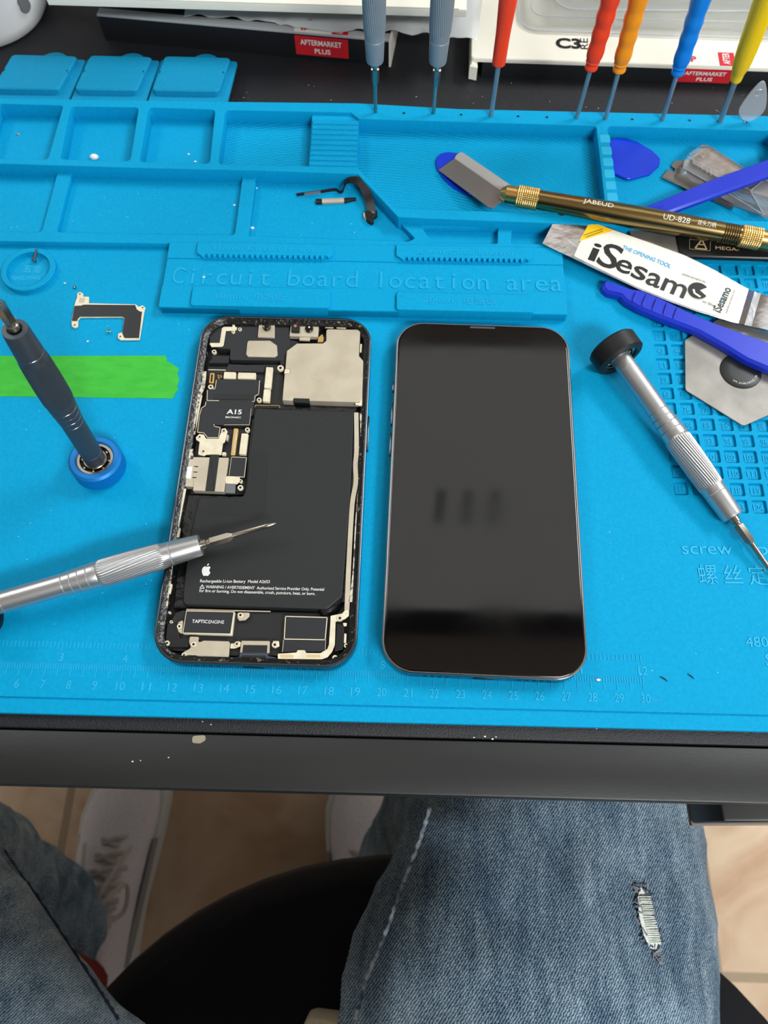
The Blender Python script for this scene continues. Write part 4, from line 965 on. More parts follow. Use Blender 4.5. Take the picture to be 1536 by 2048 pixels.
q = C5([(1030, 318), (1165, 330), (1162, 392), (1030, 380)], 6.5)
for i in range(4): ribbon(b, [q[i], q[(i + 1) % 4]], .12, .05)
q = C5([(1198, 383), (1350, 395)], 6.5); text(b, 'MEGA-', q[0], q[1], 2.1, ext=.06); build('gold_printing', b, 'goldink', h_)
# opening tool with white label
it = thing('spring_steel_opening_tool', 'thin spring steel opening tool with a white label printed with big black letters', 'opening tool', P(1300, 540, 4))
top = [(205, 105, 8.5), (300, 150, 8.0), (390, 190, 7.5), (560, 262, 7.3), (800, 345, 7.2), (1000, 420, 7.0), (1200, 520, 6.8), (1370, 620, 6.0), (1410, 640, 5.2), (1450, 655, 6.4), (1490, 668, 5.4), (1560, 690, 7.0), (1660, 735, 7.0)]
bot = [(80, 345, 6.2), (180, 395, 6.2), (280, 440, 6.2), (450, 522, 6.2), (700, 640, 6.0), (900, 720, 5.6), (1080, 785, 5.2), (1300, 850, 4.6), (1345, 860, 4.0), (1385, 868, 5.2), (1430, 878, 4.2), (1490, 892, 5.6), (1610, 920, 5.4)]
b = B(); T_ = C5(top); U_ = C5(bot); rings = [[t_, u_, u_ - V((0, 0, .4)), t_ - V((0, 0, .4))] for t_, u_ in zip(T_, U_)]; skin(b, rings); build('steel_strip', b, 'spring', it)
def on_strip(cx_, cy_, lift=.12):
    """height of the strip under a crop place"""
    best = None
    for (tx, ty, tz), (bx, by, bz) in zip(zip(*[iter([v for q in top for v in q])] * 3), zip(*[iter([v for q in bot for v in q])] * 3)):
        m_ = abs((tx + bx) / 2 - cx_ - ((ty + by) / 2 - cy_) * -.5)
        if best is None or m_ < best[0]:
            w_ = math.hypot(tx - bx, ty - by); u = min(1, max(0, math.hypot(tx - cx_, ty - cy_) / w_)); best = (m_, tz + (bz - tz) * u)
    return best[1] + lift
b = B()
TL = [(385, 200), (520, 252), (760, 335), (1000, 424), (1180, 512), (1335, 605), (1362, 622), (1374, 645), (1370, 665)]; BL = [(284, 425), (450, 508), (690, 625), (890, 705), (1060, 768), (1230, 818), (1290, 824), (1312, 818), (1322, 800)]
def zi(l, x):
    for (a, _, za), (c, _, zc) in zip(l, l[1:]):
        if a <= x <= c: return za + (zc - za) * (x - a) / (c - a)
    return l[-1][2]
tl = C5([(x, y, zi(top, x) + .32) for x, y in TL]); blw = C5([(x, y, zi(bot, x) + .32) for x, y in BL])
skin(b, [[t_, u_, u_ - V((0, 0, .3)), t_ - V((0, 0, .3))] for t_, u_ in zip(tl, blw)]); lb = build('white_label', b, 'labelwhite', it)
def tz(x, y):   # height on the label: between the two edges
    best = min(range(len(TL) * 10 - 10), key=lambda k: abs(0))
    lo = None
    for k in range(0, 61):
        f = k / 60 * (len(TL) - 1); i = min(int(f), len(TL) - 2); g = f - i
        tx, ty = TL[i][0] + (TL[i + 1][0] - TL[i][0]) * g, TL[i][1] + (TL[i + 1][1] - TL[i][1]) * g
        bx, by = BL[i][0] + (BL[i + 1][0] - BL[i][0]) * g, BL[i][1] + (BL[i + 1][1] - BL[i][1]) * g
        e = abs((bx - tx) * (y - ty) - (by - ty) * (x - tx))
        if lo is None or e < lo[0]:
            u = min(1, max(0, ((x - tx) * (bx - tx) + (y - ty) * (by - ty)) / ((bx - tx) ** 2 + (by - ty) ** 2))); lo = (e, zi(top, tx) + (zi(bot, bx) - zi(top, tx)) * u)
    return lo[1] + .44
def ltext(b, s, x0, y0, x1, y1, hx, hy, bold=0.0):
    """lettering laid on the label: baseline ends and the offset of the cap height, in crop places"""
    a, c, e = C5([(x0, y0, tz(x0, y0)), (x1, y1, tz(x1, y1)), (x0 + hx, y0 + hy, tz(x0 + hx, y0 + hy))])
    text(b, s, a, c, (e - a).length, up=(e - a), ext=.05, bold=bold)
b = B()
for s, x0, y0, x1, y1, hx, hy in (('i', 370, 445, 420, 462, 60, -115), ('S', 420, 470, 545, 520, 55, -150), ('e', 540, 512, 640, 548, 38, -120), ('s', 645, 555, 735, 590, 38, -120), ('a', 740, 600, 830, 635, 38, -120), ('m', 840, 640, 990, 700, 38, -120)):
    ltext(b, s, x0, y0, x1, y1, hx, hy, .012)
ltext(b, 'INVENTED AND MADE IN ITALY', 980, 548, 1135, 602, 5, -12); ltext(b, 'S/N: 7583/AC', 1112, 725, 1195, 757, 6, -14)
ltext(b, 'iSesamo', 1228, 795, 1300, 640, -55, -18, .02); ltext(b, 'INVENTED AND MADE IN ITALY', 1272, 796, 1326, 645, -10, -4)
c = C5([(1085, 650, 6.35)])[0]; a0 = math.radians(-8)
ptsp = [c + V((4.6 * math.cos(a0 + k * PI * 1.62 / 30 + .55), 4.6 * math.sin(a0 + k * PI * 1.62 / 30 + .55), 0)) for k in range(31)] + [c + V((.6, .2, 0)), c + V((3.2, 1.4, 0))]
prism(b, [(p.x, p.y) for p in ptsp], 6.3, 6.7)
build('label_letters', b, 'labelblack', lb)
b = B(); q = C5([(1055, 640, 6.8), (1062, 665, 6.8), (1100, 690, 6.8)]); ribbon(b, q, 1.0, .05); build('letter_cutout', b, 'labelwhite', lb)
b = B(); ltext(b, 'THE OPENING TOOL', 593, 378, 905, 505, 8, -24, .02); ltext(b, 'THE OPENING TOOL', 1232, 745, 1272, 645, -8, -4); build('blue_printing', b, 'labelblue', lb)
b = B(); slab(b, C5([(372, 232, 7.9), (420, 212, 7.95), (535, 262, 7.8), (318, 330, 7.2), (340, 290, 7.5)]), .05); yl = build('yellow_stripe', b, 'labelyellow', lb)
b = B(); q = C5([(345, 297, 7.8), (470, 248, 7.8)]); text(b, 'with Gorilla Glass', q[0], q[1], .9, ext=.04) if 0 else None
for k in range(2):
    q = C5([(345 + k * 15, 292 + k * 12, 7.95 - .2 * k), (470 + k * 2, 250 + k * 14, 7.95)]); ribbon(b, q, .25, .05)
build('small_print', b, 'labelblack', yl)
# second spudger
sp2 = thing('blue_spudger', 'blue nylon spudger with grip ridges lying over the hexagonal steel plate', 'spudger', P(1240, 580, 2))
b = B(); slab(b, C5([(468, 600, 4.2), (478, 580, 4.2), (500, 572, 4.2), (620, 622, 4.6), (650, 628, 5.4), (730, 642, 5.8), (850, 692, 6.0), (1010, 770, 6.0), (1200, 852, 6.0), (1400, 925, 6.3), (1560, 980, 6.5), (1900, 1090, 6.8), (1900, 1290, 6.8), (1560, 1160, 6.5), (1400, 1092, 6.3), (1250, 1000, 6.0), (1090, 910, 6.0), (860, 822, 6.0), (720, 765, 5.8), (620, 712, 5.4), (585, 675, 4.8), (500, 656, 4.2), (472, 630, 4.2)]), 4.0, 1.2); build('shaft', b, 'spudger', sp2)
for x0, y0, x1, y1 in ((690, 655, 665, 718), (755, 672, 725, 745), (820, 700, 790, 775), (885, 730, 862, 800), (950, 760, 925, 828)):
    b = B(); q = C5([(x0, y0, 6.05), (x1, y1, 6.05)]); tube(b, [q[0], (q[0] + q[1]) / 2 + V((0, 0, .1)), q[1]], .32, 8); build('grip_ridge', b, 'spudger', sp2)
# hexagonal steel plate
hp = thing('hexagonal_steel_plate', 'thin hexagonal steel plate with a round black sticker', 'steel plate', P(1460, 750, .8))
b = B(); prism(b, rnd([(p.x, p.y) for p in [P(x, y, 1.3) for x, y in ((1370, 680), (1371, 780), (1487, 852), (1640, 785), (1650, 705), (1445, 632), (1410, 655))]], [1.5, 2, 2.5, 2, 2, 1.5, 1]), .8, 1.3, .12); build('plate_body', b, 'platemetal', hp)
c = C5([(1360, 1168)], 1.5)[0]; b = B(); lathe(b, [(1.25, 9.3), (1.6, 9.2), (1.9, 8.2), (2.05, 5), (2.1, .1)], (c.x, c.y, 0), n=56); st = build('round_sticker', b, 'blackplastic', hp)
b = B(); s = 'WWW.QIANLISPACE.COM'; n = len(s)
for i, ch in enumerate(s):
    a = math.radians(-128 + 104 * (i / (n - 1))); r = 7.4; p = V((c.x + r * math.cos(a), c.y + r * math.sin(a), 2.02)); tn = V((-math.sin(a), math.cos(a), 0))
    w = .16 if ch in '.I' else .46; text(b, ch, p - tn * w / 2, p + tn * w / 2, .95, ext=.05, bold=.02)
build('sticker_text', b, 'white', st)

# ================================================================== SMALL THINGS ON THE MAT
b = B(); tp = [(-40, 712), (330, 711), (334, 716), (333, 722), (345, 728), (358, 737), (355, 748), (359, 760), (354, 772), (357, 780), (350, 786), (349, 792), (343, 797), (-40, 792)]
prism(b, [(p.x, p.y) for p in px3([(x, y, .15) for x, y in tp])], 0.0, .16); o = build('masking_tape', b, 'tape'); tag(o, 'strip of bright green masking tape with a torn right end', 'tape')
bk = thing('shield_bracket', 'small L-shaped metal shield covered with black tape, left of the opened phone', 'bracket', P(215, 630, 0))
CK = K(120, 570, .1237)
b = B(); prism(b, rnd([(p.x, p.y) for p in CK([(272, 200), (275, 130), (320, 105), (370, 130), (372, 185), (465, 185), (462, 290), (1225, 310), (1270, 350), (1330, 325), (1380, 360), (1358, 425), (1285, 880), (975, 885), (930, 850), (940, 780), (1005, 760), (1035, 540), (1000, 515), (325, 520), (290, 560), (285, 670), (232, 692), (190, 665), (182, 580), (230, 320)], 1.1)], .35, 3), .35, 1.0, .1); bb = build('metal_shield', b, 'cream', bk)
b = B(); prism(b, rnd([(p.x, p.y) for p in CK([(232, 335), (340, 330), (385, 315), (1215, 322), (1240, 390), (1290, 425), (1325, 430), (1275, 855), (1040, 855), (1005, 780), (1042, 535), (1005, 508), (320, 510), (285, 545), (275, 580), (190, 578)], 1.2)], .25, 3), .95, 1.15, .04); build('black_tape', b, 'sticker', bk)
for q in ((320, 145), (1335, 365), (975, 832), (236, 645)):
    c = CK([q], 1.1)[0]; b = B(); ring(b, .42, .75, 1.0, 1.12, (c.x, c.y, 0), n=18, bev=.04); rr_ = build('screw_eye', b, 'cream', bb)
    b = B(); lathe(b, [(.98, .42), (1.06, .42)], (c.x, c.y, 0), n=14); build('hole', b, 'recess', rr_)
c = CK([(355, 245)], 1.1)[0]; b = B(); prism(b, rect(c.x, c.y, 2.6, 2.6, .3), 1.0, 1.1, .03); build('embossed_square', b, 'nickel', bb)
def tiny_screw(px, py, z, tilt, label, r=.8, m='chrome'):
    c = P(px, py, z); t = thing('tiny_screw', label, 'screw', c, 'tiny loose phone screws')
    d = V((math.sin(tilt), .3 * math.sin(tilt), math.cos(tilt))).normalized()
    b = B(); lathe(b, [(0, r * .45), (1.0, r * .5), (1.0, r), (1.5, r), (1.6, r * .8), (1.6, r * .3), (1.4, r * .25), (1.4, .02)], (c.x, c.y, z), d, 16); build('screw_body', b, m, t)
tiny_screw(218, 666, 0, .2, 'tiny silver screw lying inside the corner of the L-shaped shield')
tiny_screw(147, 577, 0, .9, 'tiny dark screw lying just above the L-shaped shield')
ls = thing('long_screw', 'long thin black screw leaning on the round magnet ring', 'screw', P(68, 526, 0))
a_ = P(68, 523, 1.0); c_ = P(73, 498, 3.4)
b = B(); tube(b, [a_, a_ + (c_ - a_) * .15], 1.0, 12); tube(b, [a_ + (c_ - a_) * .14, c_], [.72, .5], 10); build('screw_body', b, 'graphite', ls)
# flex cable in the tray
fx = thing('flex_cable', 'thin black flex cable with a small module, curled in the lower tray', 'cable', P(700, 400, 1))
CF = K(560, 320, .16927)
def side(pts): return pts
b = B(); pa = smoothpath(CF([(195, 412, 1.2), (280, 400, 1.2), (480, 375, 1.4), (650, 350, 1.6), (700, 375, 1.8), (735, 370, 2.4), (775, 270, 4.5), (810, 245, 5.5), (850, 235, 6.0), (920, 245, 6.4), (985, 310, 6.0), (1030, 400, 5.0), (1060, 500, 3.5), (1085, 620, 2.2)]), 4)
n = len(pa); ribbon(b, pa, [1.6 if i < n * .45 else 2.2 + 2.2 * min(1, (i / n - .45) * 3) for i in range(n)], .25, [V((0, .35, 1)) if i < n * .55 else V((1, .25, .5)) for i in range(n)]); fxb = build('ribbon', b, 'blackplastic', fx)
b = B(); ribbon(b, CF([(285, 402, 1.9), (480, 378, 2.1)]), 1.3, .3, V((0, .4, 1))); build('metal_stiffener', b, 'greyflex', fx)
b = B(); prism(b, rnd([(p.x, p.y) for p in CF([(1000, 605), (1060, 590), (1100, 570), (1150, 600), (1150, 650), (1105, 680), (1110, 725), (1080, 742), (1035, 715), (1010, 680)], 2)], .5), .1, 2.2, .3); build('module', b, 'blackplastic', fx)
b = B(); prism(b, rnd([(p.x, p.y) for p in CF([(985, 620), (1008, 618), (1020, 700), (1000, 690), (982, 650)], 1.5)], .3), .1, 1.7, .2); build('metal_end', b, 'nickel', fx)
c = CF([(1105, 610)], 2.4)[0]; b = B(); lathe(b, [(2.0, 1.3), (2.6, 1.2), (2.7, .1)], (c.x, c.y, 0), n=16); build('lens', b, 'edge', fx)
br = thing('tiny_bar_part', 'small bar-shaped phone part with black ends beside the flex cable', 'phone part', P(670, 400, 0))
b = B(); q = CF([(425, 465), (500, 465), (500, 510), (425, 512)], 1); prism(b, [(p.x, p.y) for p in q], .1, 1.5, .15); build('black_end', b, 'blackplastic', br)
b = B(); q = CF([(755, 450), (900, 445), (900, 465), (760, 500)], 1); prism(b, [(p.x, p.y) for p in q], .1, 1.3, .15); build('black_end', b, 'blackplastic', br)
b = B(); q = CF([(495, 462), (757, 455), (757, 500), (495, 510)], 1); prism(b, [(p.x, p.y) for p in q], .1, 1.5, .15); build('metal_bar', b, 'nickel', br)
# pearl-like bead and crumbs
b = B(); c = P(187, 318, 1.6); bmesh.ops.create_uvsphere(b, u_segments=20, v_segments=12, radius=2.1, matrix=Matrix.Translation((c.x, c.y + 1.6, 1.5)) @ Matrix.Diagonal((1.1, .8, .7, 1)))
o = build('white_bead', b, 'whitepl'); tag(o, 'small white bead in the second square tray', 'bead')
def crumb(px, py, z, r, label, m='white', name='crumb'):
    c = P(px, py, z); b = B(); bmesh.ops.create_icosphere(b, subdivisions=1, radius=r, matrix=Matrix.Translation((c.x, c.y, z + r * .5)) @ Matrix.Diagonal((1.3, .8, .55, 1)))
    for v in b.verts: v.co += V((noise.noise(v.co * 1.7), noise.noise(v.co * 2.1 + V((5, 5, 5))), 0)) * r * .3
    o = build(name, b, m); tag(o, label, 'crumb', 'loose crumbs and chips on the mat')
crumb(36, 269, 0, .8, 'brown crumb in the leftmost square tray', 'rust'); crumb(378, 309, 0, .55, 'pale chip in the third square tray, upper one'); crumb(391, 324, 0, .6, 'pale chip at the front wall of the third square tray')
crumb(469, 411, 0, .6, 'pale chip left of the thin tray divider'); crumb(505, 457, 0, .9, 'pale flake at the front end of the thin tray divider'); crumb(513, 377, 0, .5, 'pale chip right of the thin tray divider')
crumb(130, 567, 0, .5, 'white chip between the magnet ring and the L-shaped shield'); crumb(176, 683, 0, .5, 'white chip just above the green tape'); crumb(408, 555, 4.3, .6, 'white chip on the letters of the board rest')
crumb(1196, 1360, 0, .7, 'pale chip on the ruler near 28')
for px, py, r, lb_ in ((1328, 1357, 1.0, 'black sliver right of the ruler, the longer one'), (1382, 1352, .8, 'black sliver right of the ruler, the shorter one')):
    c = P(px, py, .2); b = B(); tube(b, [c + V((-1.5 * r, .8, 0)), c, c + V((1.3 * r, -1, 0))], [.15, .3, .12], 6); o = build('black_sliver', b, 'blackplastic'); tag(o, lb_, 'sliver', 'black slivers on the mat')
# dust
b = B(); rg = random.Random(3)
def speck(c, r): 
    bmesh.ops.create_icosphere(b, subdivisions=1, radius=r, matrix=Matrix.Translation(c) @ Matrix.Diagonal((1.2, .8, .4, 1)))
for i in range(150):
    x, y = rg.uniform(-20, 380), rg.uniform(-5, 165)
    if 110 < x < 194 and -3 < y < 162 or 198 < x < 282 and -5 < y < 160 or x > 318 and y > 66: continue
    speck((x, y, .05), rg.uniform(.08, .22))
for i in range(50): speck((rg.uniform(-10, 200), rg.uniform(215, 250), .05), rg.uniform(.08, .2))
for px, py, r in ((948, 1475, .35), (970, 1473, .5), (985, 1478, .5), (992, 1474, .35), (1193, 1457, .3), (265, 1523, .45), (281, 1521, .3), (337, 1515, .35), (405, 1443, .35), (422, 1449, .35)):
    c = P(px, py, -3.9); speck((c.x, c.y, -3.95), r * .8)
for i in range(40): speck((rg.uniform(60, 400), rg.uniform(302, 335), -3.95), rg.uniform(.1, .3))
o = build('dust_specks', b, 'white'); tag(o, 'fine white dust scattered over the mat and desk', 'dust', kind='stuff')

# ================================================================== THINGS BEHIND THE MAT
lx = thing('black_phone_box', 'flat black box with a grey top edge and red sticker, behind the mat', 'box', (115, 380, DZ))
e0 = V((29.5, 364.5, 0)); e1 = V((195.5, 345.2, 0)); ex = (e1 - e0).normalized(); ey = V((-ex.y, ex.x, 0)); wl = (e1 - e0).length
def bxl(u, v, z): return e0 + ex * u + ey * v + V((0, 0, z))
b = B(); prism(b, [bxl(0, 0, 0), bxl(wl, 0, 0), bxl(wl, 90, 0), bxl(0, 90, 0)], DZ, 10.5, .4); build('box_body', b, 'blackcard', lx)
b = B(); prism(b, [bxl(0, 0.0, 0), bxl(wl, 0.0, 0), bxl(wl, 5.5, 0), bxl(0, 5.5, 0)], 10.3, 11.6, .2); build('edge_band', b, 'greyband', lx)
b = B(); slab(b, [bxl(wl - .2, -1, 11.6), bxl(wl + 1.0, -1, 11.6), bxl(wl + 1.0, 60, 11.6), bxl(wl - .2, 60, 11.6)], 15.3, .1); build('side_flap', b, 'carton', lx)
def sticker_on(parent, org_, ex, ey, u0, u1, zf0, zf1, ztop, front_text=True, topw=9):
    F = lambda u, z, o=.25: org_ + ex * u - ey * o + V((0, 0, z))
    Tt = lambda u, v, o=.12: org_ + ex * u + ey * v + V((0, 0, ztop + o))
    b = B(); skin(b, [[F(u0, zf0), F(u1, zf0), F(u1, zf0, 0.0), F(u0, zf0, 0.0)], [F(u0, zf1), F(u1, zf1), F(u1, zf1, 0), F(u0, zf1, 0)]]); s = build('red_sticker', b, 'redsticker', parent)
    b = B(); w = u1 - u0
    text(b, 'AFTERMARKET', F(u0 + w * .1, zf0 + (zf1 - zf0) * .56, .32), F(u1 - w * .12, zf0 + (zf1 - zf0) * .56, .32), (zf1 - zf0) * .28, up=V((0, 0, 1)), ext=.05, bold=.02)
    text(b, 'PLUS', F(u0 + w * .36, zf0 + (zf1 - zf0) * .14, .32), F(u0 + w * .66, zf0 + (zf1 - zf0) * .14, .32), (zf1 - zf0) * .26, up=V((0, 0, 1)), ext=.05, bold=.02)
    build('sticker_text', b, 'white', s)
    b = B(); slab(b, [Tt(u0, 0), Tt(u1, 0), Tt(u1, topw), Tt(u0, topw)], .1); s2 = build('white_sticker', b, 'labelwhite', parent)
    b = B(); slab(b, [Tt(u1 - w * .3, .2, .2), Tt(u1, .2, .2), Tt(u1, topw, .2), Tt(u1 - w * .3, topw, .2)], .08); build('red_corner', b, 'redsticker', s2)
    b = B(); text(b, 'AFTER', Tt(u1 - w * .1, topw * .12, .3), Tt(u1 - w * .1, topw * .95, .3), w * .13, up=-ex, ext=.05, bold=.02); build('sticker_text', b, 'white', s2)
    b = B(); text(b, 'IP', Tt(u0 + w * .12, topw * .25, .2), Tt(u0 + w * .28, topw * .25, .2), topw * .4, up=ey, ext=.05, bold=.04); build('sticker_mark', b, 'redsticker', s2)
sticker_on(lx, bxl(0, 0, 0), ex, ey, 113.5, 143.8, -1.5, 9.5, 11.6, topw=6)
b = B(); q = [bxl(113 + 2, 7, 14.2), bxl(150, 7, 13.5), bxl(149, 12, 13.5), bxl(115, 12, 14.2)]; slab(b, q, .4); s = build('premium_sticker', b, 'redsticker', lx); b = B(); text(b, 'PREMIUM', q[0] + ex * 6 + ey * 1 + V((0, 0, .1)), q[0] + ex * 27 + ey * 1 + V((0, 0, -.3)), 2.6, up=ey, ext=.06, bold=.02); build('sticker_text', b, 'white', s)
# crumpled clear bag
bg = B(); n, m_ = 60, 14; vs = []
for i in range(n + 1):
    row = []
    for j in range(m_ + 1):
        u, v = i / n, j / m_; p = bxl(50 + u * 165, 3 + v * 70 + 2.0 * math.sin(u * 9), 0)
        zz = 12.4 + 5 * math.sin(v * PI) + 2.6 * abs(noise.noise(V((u * 9, v * 5, 1)))) * 2 + 1.2 * noise.noise(V((u * 26, v * 12, 4)))
        zz = max(zz, 12.0 if u < .88 else 3.0)
        row.append(bg.verts.new((p.x, p.y, zz)))
    vs.append(row)
for i in range(n):
    for j in range(m_): bg.faces.new((vs[i][j], vs[i + 1][j], vs[i + 1][j + 1], vs[i][j + 1]))
g = bmesh.ops.extrude_face_region(bg, geom=list(bg.faces))
for v in [v for v in g['geom'] if isinstance(v, bmesh.types.BMVert)]: v.co.z -= .25
o = build('plastic_bag', bg, 'bag', angle=60); tag(o, 'crumpled clear plastic bag lying on the black box', 'plastic bag')
wc = thing('white_carton', 'plain white carton resting above the plastic bag', 'carton', (125, 380, 24))
q0 = P(97, 8, 27); q1 = P(932, 33, 27); dd = (q1 - q0).normalized(); nn = V((-dd.y, dd.x, 0))
b = B(); prism(b, [q0, q1, q1 + nn * 85, q0 + nn * 85], 26.5, 30.5, .6); build('carton_body', b, 'carton', wc)
b = B(); prism(b, [q0 + nn * .0 + dd * 4, q1 - dd * 4, q1 - dd * 4 + nn * 60, q0 + dd * 4 + nn * 60], 30.5, 31.1, .2); build('lid_flap', b, 'carton', wc)
cn = thing('white_canister', 'round white plastic canister at the top left edge', 'canister', (-46, 388, DZ))
b = B(); lathe(b, [(-4, 31), (-3.2, 34.5), (0, 37), (4, 38), (60, 39.5), (95, 40), (98, 38.5), (99, 30), (99, .2)], (-46, 388, 0), n=64); build('canister_body', b, 'whitepl', cn)
b = B(); ring(b, 36, 41, 86, 100, (-46, 388, 0), n=64, bev=1); build('lid', b, 'whitepl', cn)
c = PY(75, 5, 372); b = B(); lathe(b, [(0, 3.4), (.8, 3.2), (.9, .1)], (-12, 369.5, 14), V((.86, -.5, .02)), 28, lambda s, t, r: r * (1 + .5 * abs(math.sin(t)))); build('grey_oval_mark', b, 'greyflex', cn)
rx = thing('white_phone_box', 'flat white-topped phone box with a red sticker, behind the plastic drivers', 'box', (330, 370, DZ))
f0 = V((243.5, 336.8, 0)); f1 = V((450, 329.8, 0)); ex = (f1 - f0).normalized(); ey = V((-ex.y, ex.x, 0)); wr = (f1 - f0).length
def bxr(u, v, z): return f0 + ex * u + ey * v + V((0, 0, z))
b = B(); prism(b, [bxr(4, 0, 0), bxr(wr, 0, 0), bxr(wr, 110, 0), bxr(4, 110, 0)], DZ, 5.5, .4); build('box_body', b, 'blackcard', rx)
b = B(); prism(b, rnd([bxr(-3, 0, 0), bxr(wr, 0, 0), bxr(wr, 112, 0), bxr(-3, 112, 0)], 2.5), 5.3, 7.6, .7); ldr = build('box_lid', b, 'carton', rx)
b = B(); slab(b, [bxr(-3.2, -2.5, 5.5), bxr(1.2, -3.0, 5.0), bxr(1.0, 28, 5.5), bxr(-3.2, 28, 5.5)], 8.6, 1.0); build('corner_flap', b, 'carton', ldr)
sticker_on(rx, bxr(0, 0, 0), ex, ey, 112.5, 141.5, -2.2, 5.6, 7.6, topw=11)
b = B(); q = bxr(52, 10, 7.75); text(b, 'RE', q + ex * 10, q + ex * 10 + ey * 9, 4.5, up=-ex, ext=.05)
text(b, 'C3', q - ex * 8 + ey * .5, q + ex * 6 + ey * .5, 8, up=ey, ext=.05, bold=.04); build('lid_print', b, 'labelblack', ldr)
def blister(label, x0, y0, w, l, z0, h, ang, name='blister_tray'):
    t = thing(name, label, 'plastic tray', (x0, y0, z0), 'clear plastic trays on the white box')
    Rz = Matrix.Rotation(ang, 4, 'Z'); b = B()
    def rr2(wd, ln, r, z): return [V((x0, y0, z)) + Rz @ V((q.x + wd * 0, q.y, 0)) for q in rrect(wd, ln, r, 8)]
    ring_pts = [rr2(w, l, 12, z0 + 1.0), rr2(w - .6, l - .6, 12, z0 + 1.4), rr2(w - 9, l - 9, 9, z0 + 1.4), rr2(w - 12, l - 12, 8, z0 + h), rr2(w - 14, l - 14, 7, z0 + h + .6)]
    vs = skin(b, ring_pts, cap=False); b.faces.new(vs[-1]); build('tray_shell', b, 'clear', t)
    b = B(); p = rr2(w - .3, l - .3, 12, z0 + 1.2); tube(b, p + [p[0]], .45, 6); build('flange_edge', b, 'frost', t)
    b = B(); p = rr2(w - 13, l - 13, 7.6, z0 + h + .4); tube(b, p + [p[0]], .4, 6); build('inner_edge', b, 'frost', t)
q = P(1035, 60, 9); blister('clear blister tray lying lowest on the white box, behind the plastic drivers', 268 + 90, 352 + 45, 178, 84, 7.8, 5, -.035)
blister('clear blister tray stacked on top of the other one on the white box', 288 + 88, 362 + 45, 178, 84, 15.0, 6, .0)

# ================================================================== CHAIR
ch = thing('office_chair', 'office chair with a rounded black fabric seat', 'chair', (205, -390, -740))
def se(cx, cy, rx, ry, z, p=2.5, n=64): 
    o = []
    for k in range(n):
        a = 2 * PI * k / n; ca, sa = math.cos(a), math.sin(a)
        o.append(V((cx + rx * math.copysign(abs(ca) ** (2 / p), ca), cy + ry * math.copysign(abs(sa) ** (2 / p), sa), z)))
    return o
b = B(); ccx, ccy = 234, -345
skin(b, [se(ccx, ccy, 235, 225, -372, 2.2), se(ccx, ccy, 275, 262, -362, 2.2), se(ccx, ccy, 290, 275, -335, 2.2), se(ccx, ccy, 286, 272, -312, 2.2), se(ccx, ccy, 270, 258, -298, 2.2), se(ccx, ccy, 220, 216, -291, 2.2), se(ccx, ccy, 100, 100, -290, 2.2)]); build('seat', b, 'seat', ch, angle=80)
b = B(); lathe(b, [(-690, 26), (-520, 26), (-518, 15), (-372, 15)], (ccx, ccy, 0), n=24); build('gas_column', b, 'metalgrey', ch)
for k in range(5):
    a = math.radians(72 * k + 54); e = V((ccx + 250 * math.cos(a), ccy + 250 * math.sin(a), -700))
    b = B(); tube(b, [(ccx, ccy, -665), e], [24, 14], 10); lg = build('base_arm', b, 'metalgrey', ch)
    b = B(); lathe(b, [(-11, 18), (-8, 22), (8, 22), (11, 18)], (e.x, e.y, -718), V((-math.sin(a), math.cos(a), 0)), 20); build('caster', b, 'blackplastic', lg)

# ================================================================== PERSON (lower body, seated)
pe = thing('person', 'seated person seen from above in faded blue jeans and pale grey sneakers', 'person', (180, -330, -740))
def limb(bm, pts, n=28):
    """pts: (centre, half width, half height) lofted smoothly"""
    cs_ = smoothpath([V(p[0]) for p in pts], 6); ws = smoothpath([V((p[1], p[2], 0)) for p in pts], 6); rings = []
    for i, p in enumerate(cs_):
        d = (cs_[min(i + 1, len(cs_) - 1)] - cs_[max(i - 1, 0)]).normalized()
        up = V((0, 0, 1)) if abs(d.z) < .75 else V((0, 1, 0)); up = (V((0, 0, 1)) * (1 - d.z ** 2) + V((0, 1, 0)) * d.z ** 2 * (1 if d.z < 0 else -1))
        x = d.cross(up).normalized(); y = x.cross(d)
        rings.append([p + x * ws[i].x * math.cos(2 * PI * k / n) + y * ws[i].y * math.sin(2 * PI * k / n) for k in range(n)])
    skin(bm, rings)
RL = [((235, -500, -190), 100, 100), ((262, -330, -195), 104, 92), ((281, -152, -200), 99, 80), ((296, -90, -200), 90, 76), ((306, -38, -200), 80, 72), ((310, 5, -208), 70, 66), ((300, 22, -260), 62, 66), ((262, -40, -400), 60, 62), ((215, -130, -560), 58, 60), ((188, -175, -655), 60, 64)]
LL = [((145, -500, -190), 100, 100), ((100, -320, -195), 100, 92), ((2, -222, -200), 86, 80), ((-48, -175, -200), 84, 78), ((-92, -130, -200), 82, 74), ((-150, -72, -205), 72, 68), ((-182, -40, -225), 66, 66), ((-196, -38, -280), 60, 62), ((-192, -70, -400), 57, 60), ((-172, -130, -560), 54, 58), ((-160, -170, -655), 56, 62)]
b = B(); limb(b, RL); limb(b, LL)
box(b, (190, -520, -170), (330, 180, 190), bev=60)
me = bpy.data.meshes.new('t'); bmesh.ops.recalc_face_normals(b, faces=b.faces); b.to_mesh(me); b.free()
ob = bpy.data.objects.new('t', me); COL.objects.link(ob)
rm = ob.modifiers.new('r', 'REMESH'); rm.mode = 'VOXEL'; rm.voxel_size = 5.0
smd = ob.modifiers.new('s', 'SMOOTH'); smd.factor = .6; smd.iterations = 8
dg = bpy.context.evaluated_depsgraph_get(); dg.update(); me2 = bpy.data.meshes.new_from_object(ob.evaluated_get(dg)); bpy.data.objects.remove(ob); bpy.data.meshes.remove(me)
b = B(); b.from_mesh(me2); bpy.data.meshes.remove(me2); b.normal_update()
